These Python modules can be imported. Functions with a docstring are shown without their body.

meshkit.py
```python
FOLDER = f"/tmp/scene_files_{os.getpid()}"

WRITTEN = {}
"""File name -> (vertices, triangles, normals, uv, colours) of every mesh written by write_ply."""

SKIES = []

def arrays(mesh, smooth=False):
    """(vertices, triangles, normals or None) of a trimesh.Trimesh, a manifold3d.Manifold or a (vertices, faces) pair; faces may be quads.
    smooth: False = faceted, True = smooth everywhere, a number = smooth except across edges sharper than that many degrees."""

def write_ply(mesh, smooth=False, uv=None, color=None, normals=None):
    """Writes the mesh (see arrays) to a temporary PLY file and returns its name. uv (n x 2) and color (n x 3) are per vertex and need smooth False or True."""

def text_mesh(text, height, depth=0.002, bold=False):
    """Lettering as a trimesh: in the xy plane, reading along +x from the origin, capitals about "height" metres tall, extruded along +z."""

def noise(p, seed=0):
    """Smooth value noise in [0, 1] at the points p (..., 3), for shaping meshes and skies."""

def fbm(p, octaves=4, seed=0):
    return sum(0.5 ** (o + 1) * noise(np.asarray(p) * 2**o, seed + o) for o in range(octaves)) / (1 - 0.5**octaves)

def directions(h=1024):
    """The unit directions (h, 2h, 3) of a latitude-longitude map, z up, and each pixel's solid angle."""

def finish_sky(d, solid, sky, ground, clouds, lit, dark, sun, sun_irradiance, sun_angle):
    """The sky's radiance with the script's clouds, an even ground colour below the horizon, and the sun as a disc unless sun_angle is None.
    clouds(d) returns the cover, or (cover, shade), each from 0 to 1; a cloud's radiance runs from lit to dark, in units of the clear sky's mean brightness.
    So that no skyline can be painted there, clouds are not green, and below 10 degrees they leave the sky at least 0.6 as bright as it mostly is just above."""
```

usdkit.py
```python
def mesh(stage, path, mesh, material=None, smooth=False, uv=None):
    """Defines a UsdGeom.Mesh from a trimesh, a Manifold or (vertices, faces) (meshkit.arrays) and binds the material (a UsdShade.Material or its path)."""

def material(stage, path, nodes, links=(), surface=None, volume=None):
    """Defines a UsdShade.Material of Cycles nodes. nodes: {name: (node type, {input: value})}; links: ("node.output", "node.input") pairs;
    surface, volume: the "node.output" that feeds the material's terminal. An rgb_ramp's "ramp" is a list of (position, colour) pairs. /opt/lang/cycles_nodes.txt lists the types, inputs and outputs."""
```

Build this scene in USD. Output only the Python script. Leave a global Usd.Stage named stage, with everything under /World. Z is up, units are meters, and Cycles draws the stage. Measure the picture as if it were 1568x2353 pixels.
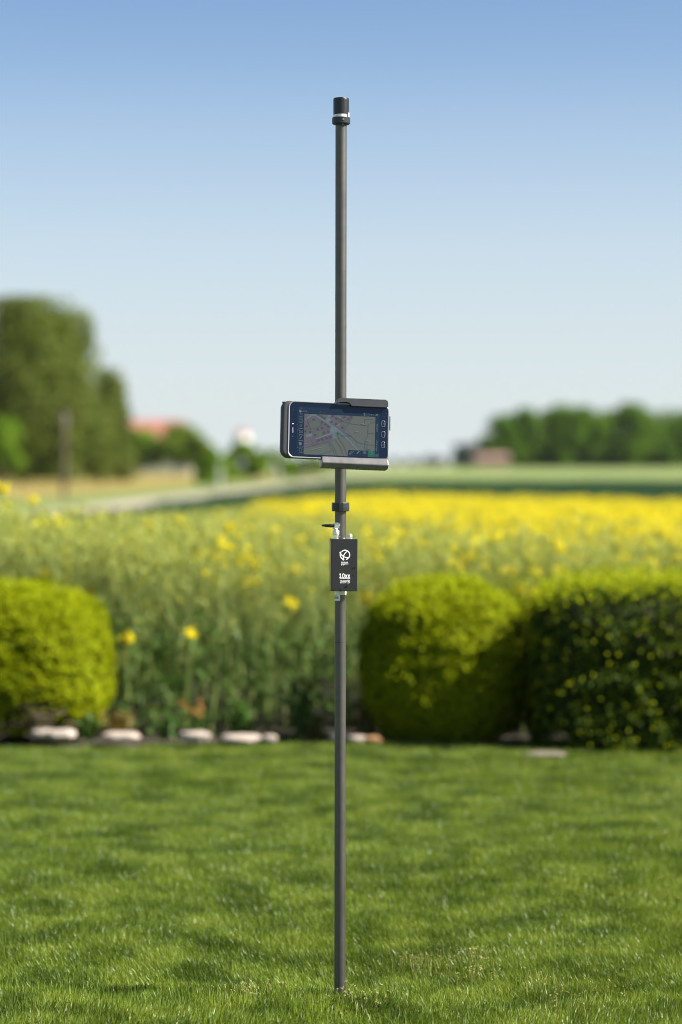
import math
import numpy as np
import trimesh
import shapely
from shapely.geometry import Polygon, LineString, Point, box as sbox
from shapely.ops import unary_union
import meshkit
import usdkit
from pxr import Usd, UsdGeom, UsdLux, UsdShade, Gf, Sdf, Vt

stage = Usd.Stage.CreateInMemory()
UsdGeom.SetStageUpAxis(stage, UsdGeom.Tokens.z)
UsdGeom.SetStageMetersPerUnit(stage, 1.0)
WORLD = UsdGeom.Xform.Define(stage, '/World')
stage.SetDefaultPrim(WORLD.GetPrim())
UsdGeom.Scope.Define(stage, '/World/Looks')

# ------------------------------------------------------------------ camera
CAM_H, DIST, FPX = 1.231, 5.585, 5553.0        # lens height, metres to the pole, focal length in pixels of a 1568 px wide picture
PITCH = 1.18
HORIZON = 1176.5 - math.tan(math.radians(PITCH)) * FPX
cam = UsdGeom.Camera.Define(stage, '/World/camera')
cam.AddTranslateOp().Set(Gf.Vec3d(0, 0, CAM_H))
cam.AddRotateXOp().Set(90 - PITCH)
cam.CreateFocalLengthAttr(85.0)
cam.CreateHorizontalApertureAttr(24.0)
cam.CreateVerticalApertureAttr(36.0)
cam.CreateFStopAttr(2.0)
cam.CreateFocusDistanceAttr(DIST - 0.03)
cam.CreateClippingRangeAttr(Gf.Vec2f(0.05, 20000))
cam.CreateExposureAttr(1.6)

# ------------------------------------------------------------------ sky and sun
SUN_EL, SUN_AZ = math.radians(42), math.radians(100)     # azimuth from +y (view direction) towards +x
SUN = np.array([math.sin(SUN_AZ) * math.cos(SUN_EL), math.cos(SUN_AZ) * math.cos(SUN_EL), math.sin(SUN_EL)])
SKY_STRENGTH, SUN_STRENGTH = 0.05, 1.25
# clear sky with a thin pale veil of haze that thickens evenly towards the whole horizon
usdkit.material(stage, '/World/Looks/sky_look', {
    'sky': ('sky_texture', {'sky_type': 'single_scattering', 'sun_disc': False, 'sun_elevation': SUN_EL, 'sun_rotation': SUN_AZ,
                            'altitude': 300.0, 'air_density': 0.7, 'aerosol_density': 0.6, 'ozone_density': 3.0}),
    'tc': ('texture_coordinate', {}), 'xyz': ('separate_xyz', {}),
    'veil': ('rgb_ramp', {'ramp': [(0, (0.92,) * 3), (0.036, (0.82,) * 3), (0.059, (0.72,) * 3), (0.086, (0.58,) * 3), (0.112, (0.41,) * 3), (0.139, (0.24,) * 3), (0.165, (0.09,) * 3), (0.195, (0.0,) * 3), (1, (0.0,) * 3)]}),
    'mx': ('mix_color', {'b': (4.90, 5.15, 5.38), 'use_clamp': False}),
    'wb': ('mix_color', {'blend_type': 'multiply', 'fac': 1.0, 'b': (0.982, 1.012, 0.982), 'use_clamp': False}),
    'bg': ('background_shader', {'strength': SKY_STRENGTH})},
    [('tc.generated', 'xyz.vector'), ('xyz.z', 'veil.fac'), ('veil.color', 'mx.fac'), ('sky.color', 'mx.a'), ('mx.result', 'wb.a'), ('wb.result', 'bg.color')], surface='bg.background')
dome = UsdLux.DomeLight.Define(stage, '/World/sky')
UsdShade.MaterialBindingAPI.Apply(dome.GetPrim()).Bind(UsdShade.Material.Get(stage, '/World/Looks/sky_look'))
dome.GetPrim().SetCustomDataByKey('kind', 'structure')
sun = UsdLux.DistantLight.Define(stage, '/World/sun')
sun.CreateIntensityAttr(SUN_STRENGTH)
sun.CreateAngleAttr(0.53)
sun.CreateNormalizeAttr(True)
sun.CreateColorAttr(Gf.Vec3f(1.0, 0.95, 0.86))
_r = Gf.Rotation(Gf.Vec3d(0, 0, 1), Gf.Vec3d(*SUN.tolist()))
sun.AddTransformOp().Set(Gf.Matrix4d(_r, Gf.Vec3d(0, 0, 0)))

# ------------------------------------------------------------------ helpers
used = {}


def numbered(parent, name):
    k = (parent, name)
    n = used.get(k, 0)
    used[k] = n + 1
    return f'{parent}/{name}' if n == 0 else f'{parent}/{name}_{n:03d}'


def tag(prim, label=None, cat=None, group=None, kind=None):
    p = prim.GetPrim() if hasattr(prim, 'GetPrim') else prim
    for k, v in (('label', label), ('category', cat), ('group', group), ('kind', kind)):
        if v:
            p.SetCustomDataByKey(k, v)
    return p


def thing(name, label, cat, loc=(0, 0, 0), rot=None, group=None):
    x = UsdGeom.Xform.Define(stage, numbered('/World', name))
    m = np.eye(4)
    if rot is not None:
        m[:3, :3] = rot
    m[:3, 3] = loc
    x.AddTransformOp().Set(Gf.Matrix4d(*m.T.ravel().tolist()))
    return tag(x, label, cat, group)


def obj(name, mesh, mat, parent=None, smooth=False, uv=None, **kw):
    path = numbered(str(parent.GetPath()) if parent is not None else '/World', name)
    m = usdkit.mesh(stage, path, mesh, '/World/Looks/' + mat, smooth=smooth, uv=uv)
    tag(m, **kw)
    return m.GetPrim()


def at(px, py, d):
    """World point seen at a pixel of the 1568 px wide picture, at distance d."""
    return np.array([(px - 784) * d / FPX, d, CAM_H - (py - HORIZON) * d / FPX])


def gx(px, d):
    return (px - 784) * d / FPX


def rx(a):
    c, s = math.cos(a), math.sin(a)
    return np.array([[1, 0, 0], [0, c, -s], [0, s, c]])


def ry(a):
    c, s = math.cos(a), math.sin(a)
    return np.array([[c, 0, s], [0, 1, 0], [-s, 0, c]])


def rz(a):
    c, s = math.cos(a), math.sin(a)
    return np.array([[c, -s, 0], [s, c, 0], [0, 0, 1]])


class MB:
    """Collects pieces of one mesh."""
    def __init__(self):
        self.v, self.f, self.n = [], [], 0

    def add(self, v, f):
        v, f = np.asarray(v, float), np.asarray(f, int)
        if f.shape[1] == 4:
            f = np.vstack([f[:, [0, 1, 2]], f[:, [0, 2, 3]]])
        self.v.append(v)
        self.f.append(f + self.n)
        self.n += len(v)
        return self

    def mesh(self, m):
        return self.add(m.vertices, m.faces)

    def get(self):
        return np.vstack(self.v), np.vstack(self.f)


def loft(rings, caps=True):
    """Closed rings of the same length joined one to the next, ends capped."""
    k, n = len(rings), len(rings[0])
    v = np.vstack(rings)
    i, j = np.meshgrid(np.arange(k - 1), np.arange(n), indexing='ij')
    q = np.stack([i * n + j, i * n + (j + 1) % n, (i + 1) * n + (j + 1) % n, (i + 1) * n + j], -1).reshape(-1, 4)
    f = [np.vstack([q[:, [0, 1, 2]], q[:, [0, 2, 3]]])]
    if caps:
        c0, c1 = len(v), len(v) + 1
        v = np.vstack([v, rings[0].mean(0), rings[-1].mean(0)])
        a = np.arange(n)
        f.append(np.stack([np.full(n, c0), (a + 1) % n, a], 1))
        f.append(np.stack([np.full(n, c1), (k - 1) * n + a, (k - 1) * n + (a + 1) % n], 1))
    m = trimesh.Trimesh(v, np.vstack(f), process=False)
    if m.is_watertight and m.volume < 0:
        m.invert()
    return m


def lathe(profile, n=48, turn=0.0):
    a = np.arange(n) * 2 * math.pi / n + turn
    return loft([np.stack([r * np.cos(a), r * np.sin(a), np.full(n, z)], 1) for r, z in profile])


def rrect(w, h, r, n=8):
    """Ring of a rounded rectangle in x, z, counted the same for every size."""
    out = []
    for cx, cz, a0 in ((w / 2 - r, h / 2 - r, 0), (-w / 2 + r, h / 2 - r, 90), (-w / 2 + r, -h / 2 + r, 180), (w / 2 - r, -h / 2 + r, 270)):
        a = np.radians(a0 + np.linspace(0, 90, n))
        out.append(np.stack([cx + r * np.cos(a), cz + r * np.sin(a)], 1))
    p = np.vstack(out)
    return np.stack([p[:, 0], np.zeros(len(p)), p[:, 1]], 1)


def slab(w, h, r, y0, y1, edge, n=8, c=(0, 0), es=4):
    """Rounded-rectangle slab from y0 (front) to y1 with edges rounded by edge."""
    rings = []
    for t in np.linspace(0, math.pi / 2, es):
        k, y = edge * (1 - math.sin(t)), y0 + edge * (1 - math.cos(t))
        rings.append(rrect(w - 2 * k, h - 2 * k, max(r - k, 1e-4), n) + [c[0], y, c[1]])
    for t in np.linspace(math.pi / 2, 0, es):
        k, y = edge * (1 - math.sin(t)), y1 - edge * (1 - math.cos(t))
        rings.append(rrect(w - 2 * k, h - 2 * k, max(r - k, 1e-4), n) + [c[0], y, c[1]])
    return loft(rings)


def plate(poly, y_front, depth):
    """Extrudes shapely polygons of the x, z plane; the front at y_front, going back by depth."""
    out = []
    for p in (poly.geoms if hasattr(poly, 'geoms') else [poly]):
        if p.geom_type == 'Polygon' and p.area > 0:
            m = trimesh.creation.extrude_polygon(p, depth)
            v = m.vertices
            m = trimesh.Trimesh(np.stack([v[:, 0], y_front + depth - v[:, 2], v[:, 1]], 1), m.faces, process=False)
            out.append(m)
    return trimesh.util.concatenate(out)


def tube_arrays(points, radii, sides=6):
    p = np.asarray(points, float)
    r = np.broadcast_to(np.asarray(radii, float), (len(p),))
    t = np.gradient(p, axis=0)
    t /= np.linalg.norm(t, axis=1, keepdims=True) + 1e-12
    ref = np.array([0, 0, 1.0]) if abs(t[0, 2]) < 0.9 else np.array([1.0, 0, 0])
    a = np.cross(t, ref)
    a /= np.linalg.norm(a, axis=1, keepdims=True) + 1e-12
    b = np.cross(t, a)
    ang = np.arange(sides) * 2 * math.pi / sides
    rings = p[:, None] + r[:, None, None] * (np.cos(ang)[None, :, None] * a[:, None] + np.sin(ang)[None, :, None] * b[:, None])
    m = loft(list(rings))
    return m


def text(s, height, bold=False, depth=0.0001):
    m = meshkit.text_mesh(s, height, depth=depth, bold=bold)
    return m


def leaves(points, dirs, length, width, rng, jitter=0.8, fold=0.0):
    """Rhombic leaves (two triangles each) at points, facing roughly along dirs."""
    n = len(points)
    nn = dirs + rng.normal(0, jitter, (n, 3))
    nn /= np.linalg.norm(nn, axis=1, keepdims=True)
    a = np.cross(nn, rng.normal(0, 1, (n, 3)))
    a /= np.linalg.norm(a, axis=1, keepdims=True)
    b = np.cross(nn, a)
    L = (np.broadcast_to(length, n) * rng.uniform(0.7, 1.3, n))[:, None]
    W = (np.broadcast_to(width, n) * rng.uniform(0.7, 1.3, n))[:, None]
    up = nn * (fold * W)
    v = np.stack([points - a * L / 2, points + b * W / 2 + up, points + a * L / 2, points - b * W / 2 + up], 1).reshape(-1, 3)
    k = np.arange(n)[:, None] * 4
    return v, np.vstack([k + [0, 2, 1], k + [0, 3, 2]])


# ------------------------------------------------------------------ materials
def mat(name, color, rough=0.5, noise=None, metal=0.0, bump=None, spec=0.5, coat=0.0, coords='object'):
    """Plain procedural surface: base colour varied by noise (scale, colour2, contrast), bump (scale, strength, distance)."""
    n = {'p': ('principled_bsdf', {'base_color': color, 'roughness': rough, 'metallic': metal, 'specular_ior_level': spec, 'coat_weight': coat}),
         'tc': ('texture_coordinate', {})}
    links = []
    if noise:
        n['nz'] = ('noise_texture', {'scale': noise[0], 'detail': 5.0, 'roughness': 0.6})
        lo, hi = 0.5 - noise[2] / 2, 0.5 + noise[2] / 2
        n['rr'] = ('rgb_ramp', {'ramp': [(0, color), (lo, color), (hi, noise[1]), (1, noise[1])]})
        links += [('tc.' + coords, 'nz.vector'), ('nz.fac', 'rr.fac'), ('rr.color', 'p.base_color')]
    if bump:
        n['bn'] = ('noise_texture', {'scale': bump[0], 'detail': 4.0})
        n['b'] = ('bump', {'strength': bump[1], 'distance': bump[2]})
        links += [('tc.' + coords, 'bn.vector'), ('bn.fac', 'b.height'), ('b.normal', 'p.normal')]
    return usdkit.material(stage, '/World/Looks/' + name, n, links, surface='p.BSDF')


def leaf_mat(name, stops, patch=None, trans=0.3, rough=0.5, spec=0.15, tint=(0.9, 1.1, 0.5)):
    """Leaf surface: colour picked per leaf from stops, shifted by a slow noise over the place (scale, amount), with light passing through."""
    n = {'g': ('geometry', {}), 'rr': ('rgb_ramp', {'ramp': stops}),
         'p': ('principled_bsdf', {'roughness': rough, 'specular_ior_level': spec}),
         'tt': ('mix_color', {'blend_type': 'multiply', 'fac': 1.0, 'b': tint, 'use_clamp': False}),
         't': ('translucent_bsdf', {}), 'm': ('mix_closure', {'fac': trans})}
    links = [('rr.color', 'p.base_color'), ('rr.color', 'tt.a'), ('tt.result', 't.color'), ('p.BSDF', 'm.closure1'), ('t.BSDF', 'm.closure2')]
    if patch:
        n['nz'] = ('noise_texture', {'scale': patch[0], 'detail': 3.0, 'roughness': 0.55})
        n['mx'] = ('mix_float', {'fac': patch[1]})
        n['st'] = ('map_range', {'from_min': patch[2] if len(patch) > 2 else 0.3, 'from_max': 1 - patch[2] if len(patch) > 2 else 0.7, 'to_min': 0.0, 'to_max': 1.0, 'clamp': True})
        links += [('g.position', 'nz.vector'), ('nz.fac', 'st.value'), ('g.random_per_island', 'mx.a'), ('st.result', 'mx.b'), ('mx.result', 'rr.fac')]
    else:
        links += [('g.random_per_island', 'rr.fac')]
    return usdkit.material(stage, '/World/Looks/' + name, n, links, surface='m.closure')


mat('ground_look', (0.09, 0.13, 0.025), 0.9, (0.02, (0.12, 0.14, 0.035), 0.5))
mat('soil_look', (0.050, 0.040, 0.024), 0.95, (6.0, (0.030, 0.024, 0.014), 0.5), bump=(30.0, 0.6, 0.02))
mat('lawn_look', (0.06, 0.085, 0.015), 0.95, (14.0, (0.09, 0.085, 0.03), 0.5))
mat('road_look', (0.34, 0.285, 0.22), 0.9, (1.5, (0.27, 0.235, 0.18), 0.5))
mat('meadow_look', (0.21, 0.145, 0.016), 0.9, (0.12, (0.15, 0.125, 0.018), 0.5))
mat('verge_look', (0.085, 0.125, 0.014), 0.9, (0.3, (0.125, 0.15, 0.024), 0.5))
mat('wheat_far_look', (0.105, 0.15, 0.024), 0.85, (0.05, (0.15, 0.18, 0.038), 0.6))
mat('stone_look', (0.36, 0.30, 0.25), 0.85, (10.0, (0.30, 0.245, 0.20), 0.5), bump=(40.0, 0.5, 0.01))
mat('stone_orange_look', (0.42, 0.22, 0.08), 0.85, (14.0, (0.30, 0.16, 0.07), 0.5), bump=(40.0, 0.5, 0.01))
mat('slab_look', (0.15, 0.125, 0.095), 0.85, (12.0, (0.10, 0.085, 0.06), 0.5))
mat('bark_look', (0.09, 0.065, 0.045), 0.9, (5.0, (0.05, 0.04, 0.03), 0.5))
mat('twig_look', (0.20, 0.15, 0.10), 0.9, (60.0, (0.12, 0.09, 0.06), 0.5))
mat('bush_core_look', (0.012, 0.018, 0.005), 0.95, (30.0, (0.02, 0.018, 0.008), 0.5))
mat('post_look', (0.11, 0.085, 0.05), 0.85, (8.0, (0.06, 0.04, 0.028), 0.5))
mat('post_cap_look', (0.14, 0.11, 0.085), 0.8, (8.0, (0.10, 0.08, 0.06), 0.5))
mat('roof_look', (0.30, 0.10, 0.075), 0.85, (1.5, (0.24, 0.08, 0.06), 0.5))
mat('wall_look', (0.42, 0.39, 0.33), 0.9, (0.8, (0.36, 0.33, 0.28), 0.5))
mat('white_wall_look', (0.80, 0.79, 0.76), 0.85, (0.4, (0.72, 0.71, 0.69), 0.5))
mat('brick_wall_look', (0.30, 0.19, 0.145), 0.9, (1.2, (0.25, 0.155, 0.12), 0.5))
mat('brick_roof_look', (0.24, 0.15, 0.12), 0.9, (1.2, (0.20, 0.12, 0.095), 0.5))
mat('road_post_look', (0.55, 0.55, 0.53), 0.6)

leaf_mat('grass_look', [(0, (0.060, 0.100, 0.008)), (0.3, (0.140, 0.203, 0.023)), (0.7, (0.258, 0.318, 0.057)), (0.88, (0.39, 0.41, 0.11)), (0.96, (0.50, 0.45, 0.18)), (1, (0.64, 0.51, 0.25))], patch=(5.0, 0.45, 0.36), trans=0.38, rough=0.42, spec=0.42, tint=(1.15, 1.05, 0.40))
leaf_mat('straw_look', [(0, (0.24, 0.24, 0.07)), (1, (0.38, 0.34, 0.13))], trans=0.2)
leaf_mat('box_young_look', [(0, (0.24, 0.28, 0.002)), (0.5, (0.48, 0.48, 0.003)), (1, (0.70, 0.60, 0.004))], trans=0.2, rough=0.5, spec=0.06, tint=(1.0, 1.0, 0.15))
leaf_mat('box_old_shaded_look', [(0, (0.005, 0.011, 0.001)), (1, (0.016, 0.030, 0.002))], trans=0.08, rough=0.5, spec=0.04)  # old leaves, taken near black to paint the deep shade inside
leaf_mat('box_hedge_look', [(0, (0.06, 0.10, 0.002)), (0.45, (0.36, 0.40, 0.005)), (1, (0.68, 0.62, 0.008))], trans=0.2, rough=0.45, spec=0.10, tint=(1.0, 1.05, 0.2))
leaf_mat('rape_stem_look', [(0, (0.20, 0.26, 0.07)), (1, (0.36, 0.38, 0.13))], trans=0.2, patch=(2.0, 0.4))
leaf_mat('rape_pod_look', [(0, (0.27, 0.31, 0.065)), (0.6, (0.42, 0.43, 0.115)), (1, (0.56, 0.52, 0.17))], trans=0.32, patch=(1.2, 0.4), tint=(1.0, 1.0, 0.5))
leaf_mat('rape_leaf_look', [(0, (0.085, 0.15, 0.03)), (1, (0.19, 0.25, 0.06))], trans=0.3)
leaf_mat('rape_flower_look', [(0, (0.80, 0.70, 0.030)), (1, (0.90, 0.82, 0.075))], trans=0.35, tint=(1, 0.98, 0.4))
leaf_mat('wheat_look', [(0, (0.020, 0.065, 0.026)), (1, (0.050, 0.100, 0.036))], trans=0.2, patch=(0.15, 0.4))
leaf_mat('bed_green_look', [(0, (0.06, 0.12, 0.02)), (1, (0.17, 0.23, 0.05))], trans=0.35)
leaf_mat('bed_red_look', [(0, (0.17, 0.12, 0.03)), (1, (0.30, 0.15, 0.045))], trans=0.35, tint=(1, 0.8, 0.5))
leaf_mat('bed_orange_look', [(0, (0.48, 0.22, 0.06)), (1, (0.58, 0.32, 0.12))], trans=0.35, tint=(1, 0.8, 0.5))
leaf_mat('willow_look', [(0, (0.080, 0.105, 0.016)), (0.6, (0.165, 0.195, 0.032)), (1, (0.27, 0.28, 0.050))], trans=0.35, spec=0.08, patch=(0.35, 0.4))
leaf_mat('bright_tree_look', [(0, (0.10, 0.19, 0.010)), (1, (0.26, 0.36, 0.022))], trans=0.35, spec=0.08, patch=(0.4, 0.4))
leaf_mat('shrub_look', [(0, (0.10, 0.16, 0.010)), (1, (0.27, 0.33, 0.028))], trans=0.35, spec=0.08, patch=(0.4, 0.4))
leaf_mat('forest_look', [(0, (0.040, 0.095, 0.004)), (0.5, (0.14, 0.225, 0.010)), (1, (0.37, 0.43, 0.020))], trans=0.32, spec=0.05, patch=(0.25, 0.45))
leaf_mat('far_tree_look', [(0, (0.02, 0.04, 0.016)), (1, (0.05, 0.075, 0.025))], trans=0.2)

# ------------------------------------------------------------------ ground
def lawn_z(x, y):
    """Gentle unevenness of the lawn."""
    x, y = np.asarray(x, float), np.asarray(y, float)
    return (0.010 * np.sin(1.9 * x + 0.6 * y + 0.5) + 0.009 * np.sin(2.6 * y - 0.7 * x + 1.0) + 0.007 * np.sin(5.1 * y + 1.3 * x) * np.cos(2.2 * x)
            + 0.014 * np.exp(-((y - 5.36) / 0.14) ** 2) - 0.020)


def sheet(name, x0, x1, y0, y1, nx, ny, zf, mt, **kw):
    X, Y = np.meshgrid(np.linspace(x0, x1, nx), np.linspace(y0, y1, ny))
    Z = zf(X, Y) if callable(zf) else np.full_like(X, zf)
    v = np.stack([X, Y, Z], -1).reshape(-1, 3)
    i, j = np.meshgrid(np.arange(ny - 1), np.arange(nx - 1), indexing='ij')
    a = (i * nx + j).ravel()
    return obj(name, (v, np.stack([a, a + 1, a + nx + 1, a + nx], 1)), mt, smooth=True, **kw)


LAWN_END = 10.72


def lawn_end(x):
    return np.interp(x, [-3, 0.15, 0.7, 3], [10.68, 10.66, 10.42, 10.34])


sheet('ground', -3000, 3000, -3000, 3000, 60, 60, -0.16, 'ground_look', kind='structure')
sheet('lawn_soil', -5.5, 5.5, -2.5, LAWN_END, 120, 150, lambda x, y: lawn_z(x, y) - 0.004, 'lawn_look', kind='structure')
sheet('field_soil', -8.0, 16.0, LAWN_END - 0.05, 42, 60, 60, lambda x, y: -0.045 + 0.012 * np.sin(7 * y) * np.cos(3 * x), 'soil_look', kind='structure')


def road_x(d):
    return -9.6 + 0.054 * d


def strip(name, ds, left, right, z, mt, **kw):
    v, f = [], []
    for i, d in enumerate(ds):
        v += [(left(d), d, z), (right(d), d, z)]
        if i:
            f.append((2 * i - 2, 2 * i - 1, 2 * i + 1, 2 * i))
    return obj(name, (np.array(v, float), np.array(f)), mt, smooth=True, **kw)


RD = np.linspace(20, 900, 60)
strip('meadow', np.linspace(60, 290, 30), lambda d: -70, lambda d: road_x(d) - 6.0, -0.10, 'meadow_look', kind='structure')
strip('road_verge', RD, lambda d: road_x(d) - 6.5, lambda d: road_x(d) + 3.4, -0.07, 'verge_look', kind='structure')
strip('farm_track', RD, lambda d: road_x(d) - 1.8, lambda d: road_x(d) + 2.0, -0.045, 'road_look', kind='structure')


def noise2(x, y, s, seed=0):
    return meshkit.noise(np.stack([np.ravel(x) * s, np.ravel(y) * s, np.full(np.size(x), seed * 7.3)], 1)).reshape(np.shape(x))


def far_field(name, d0, d1, left, right, h, nd, nx, mt, seed, **kw):
    """A crop as a rough closed sheet with sides: rows of noise-displaced tops."""
    D = d0 * (d1 / d0) ** np.linspace(0, 1, nd)
    v = []
    for d in D:
        xs = np.linspace(left(d), right(d), nx)
        v.append(np.stack([xs, np.full(nx, d), h + 0.05 * noise2(xs, np.full(nx, d), 0.8, seed)], 1))
    first = v[0].copy()
    first[:, 2] = -0.1
    sides = np.vstack([first] + v)
    i, j = np.meshgrid(np.arange(nd), np.arange(nx - 1), indexing='ij')
    a = (i * nx + j).ravel()
    return obj(name, (sides, np.stack([a, a + 1, a + nx + 1, a + nx], 1)), mt, smooth=True, **kw)


far_field('wheat_field', 112, 345, lambda d: road_x(d) + 3.4, lambda d: road_x(d) + 120, 0.42, 60, 90, 'wheat_far_look', 3, kind='structure')


# ------------------------------------------------------------------ point instancers
def scatter(name, protos, idx, pos, yaw, scale, label, cat, tilt=None, order=None):
    """protos: list of [(part name, mesh, material)]. One instancer with its prototypes below it."""
    path = numbered('/World', name)
    pi = UsdGeom.PointInstancer.Define(stage, path)
    tag(pi, label, cat, kind='stuff')
    UsdGeom.Scope.Define(stage, path + '/prototypes')
    rel = pi.CreatePrototypesRel()
    for parts in protos:
        x = UsdGeom.Xform.Define(stage, numbered(path + '/prototypes', order or 'plant'))
        for pn, m, mt in parts:
            obj(pn, m, mt, x, kind='stuff')
        rel.AddTarget(x.GetPath())
    n = len(pos)
    tilt = np.zeros((n, 2)) if tilt is None else tilt
    # quaternion: yaw about z, after a small lean (tilt about x, y)
    hx, hy = tilt[:, 0] / 2, tilt[:, 1] / 2
    q1 = np.stack([np.ones(n), hx, hy, np.zeros(n)], 1)
    q1 /= np.linalg.norm(q1, axis=1, keepdims=True)
    c, s = np.cos(yaw / 2), np.sin(yaw / 2)
    w, x, y, z = q1.T
    q = np.stack([w * c - z * s, x * c + y * s, y * c - x * s, z * c + w * s], 1)   # q1 * qz
    pi.CreateProtoIndicesAttr(Vt.IntArray.FromNumpy(np.asarray(idx, np.int32)))
    pi.CreatePositionsAttr(Vt.Vec3fArray.FromNumpy(np.asarray(pos, np.float32)))
    pi.CreateOrientationsAttr(Vt.QuathArray([Gf.Quath(float(a), float(b), float(c_), float(d)) for a, b, c_, d in q]))
    sc = np.asarray(scale, np.float32)
    if sc.ndim == 1:
        sc = np.repeat(sc[:, None], 3, 1)
    pi.CreateScalesAttr(Vt.Vec3fArray.FromNumpy(np.ascontiguousarray(sc)))
    return pi


BASE = np.array([gx(781.3, DIST), DIST, 0.0])      # foot of the pole

# lawn
rng = np.random.default_rng(11)


def grass_clump(rng, bias, side=0.20, n=2100, h=(0.007, 0.020), w=0.0015):
    """Short blades; bias = how strongly they all lean towards +x."""
    bx = rng.uniform(-side / 2, side / 2, n)
    by = rng.uniform(-side / 2, side / 2, n)
    hh = rng.uniform(*h, n) * rng.choice([0.7, 1.0, 1.0, 1.2], n)
    az = rng.uniform(0, 2 * math.pi, n)
    lean = np.minimum(rng.gamma(2.2, 0.30, n), 1.3)
    d = np.stack([np.cos(az) * lean + bias, np.sin(az) * lean, np.zeros(n)], 1)
    lean = np.linalg.norm(d, axis=1)
    d /= lean[:, None] + 1e-9
    lean = np.minimum(lean, 1.35)
    s = np.stack([-np.sin(az), np.cos(az), np.zeros(n)], 1)
    base = np.stack([bx, by, np.full(n, -0.004)], 1)
    ww = (w * rng.choice([0.6, 0.85, 1.0, 1.3, 1.9], n))[:, None]
    up = np.array([0, 0, 1.0])
    l1, l2 = lean * 0.6, np.minimum(lean * 1.35, 1.6)
    m = base + (d * np.sin(l1)[:, None] + up * np.cos(l1)[:, None]) * (hh * 0.55)[:, None]
    t = m + (d * np.sin(l2)[:, None] + up * np.cos(l2)[:, None]) * (hh * 0.6)[:, None]
    v = np.stack([base - s * ww / 2, base + s * ww / 2, m - s * ww * 0.45, m + s * ww * 0.45, t], 1).reshape(-1, 3)
    k = np.arange(n)[:, None] * 5
    return v, np.vstack([k + [0, 1, 3], k + [0, 3, 2], k + [2, 3, 4]])


BIAS = [0.0, 0.0, 0.0, 0.1, 0.1, 0.15, 0.15, 0.2, 0.2, 0.3, 0.3, 0.4, 0.4, 0.55]
protos = [[('blades', grass_clump(np.random.default_rng(100 + i), b), 'grass_look')] for i, b in enumerate(BIAS)]
gxs, gys = [], []
STEP = 0.112
for y in np.arange(3.3, LAWN_END, STEP):
    half = 0.1416 * y + 0.75
    xs = np.arange(-half, half, STEP)
    gxs.append(xs + rng.uniform(-0.05, 0.05, len(xs)))
    gys.append(y + rng.uniform(-0.05, 0.05, len(xs)))
X, Y = np.concatenate(gxs), np.concatenate(gys)
ok = Y < lawn_end(X) - 0.06 + 0.09 * noise2(X, Y, 3.0, 12) + rng.normal(0, 0.015, len(X))
# thicker tufts left standing round the foot of the pole
fx = BASE[0] + np.array([-0.06, -0.02, 0.03, 0.07, 0.0, -0.05, 0.05])
fy = BASE[1] + np.array([-0.03, -0.06, -0.05, -0.02, -0.09, 0.05, 0.06])
X, Y = np.concatenate([X[ok], fx]), np.concatenate([Y[ok], fy])
n = len(X)
hn = 0.5 * noise2(X, Y, 2.2, 1) + 1.0 * noise2(X, Y, 7.5, 2)
sc = np.clip(1.0 + 1.0 * hn, 0.55, 1.9) * np.where((Y > 5.6) & (Y < 5.9), 0.85, 1.0)
sc[-7:] = 1.7
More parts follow.
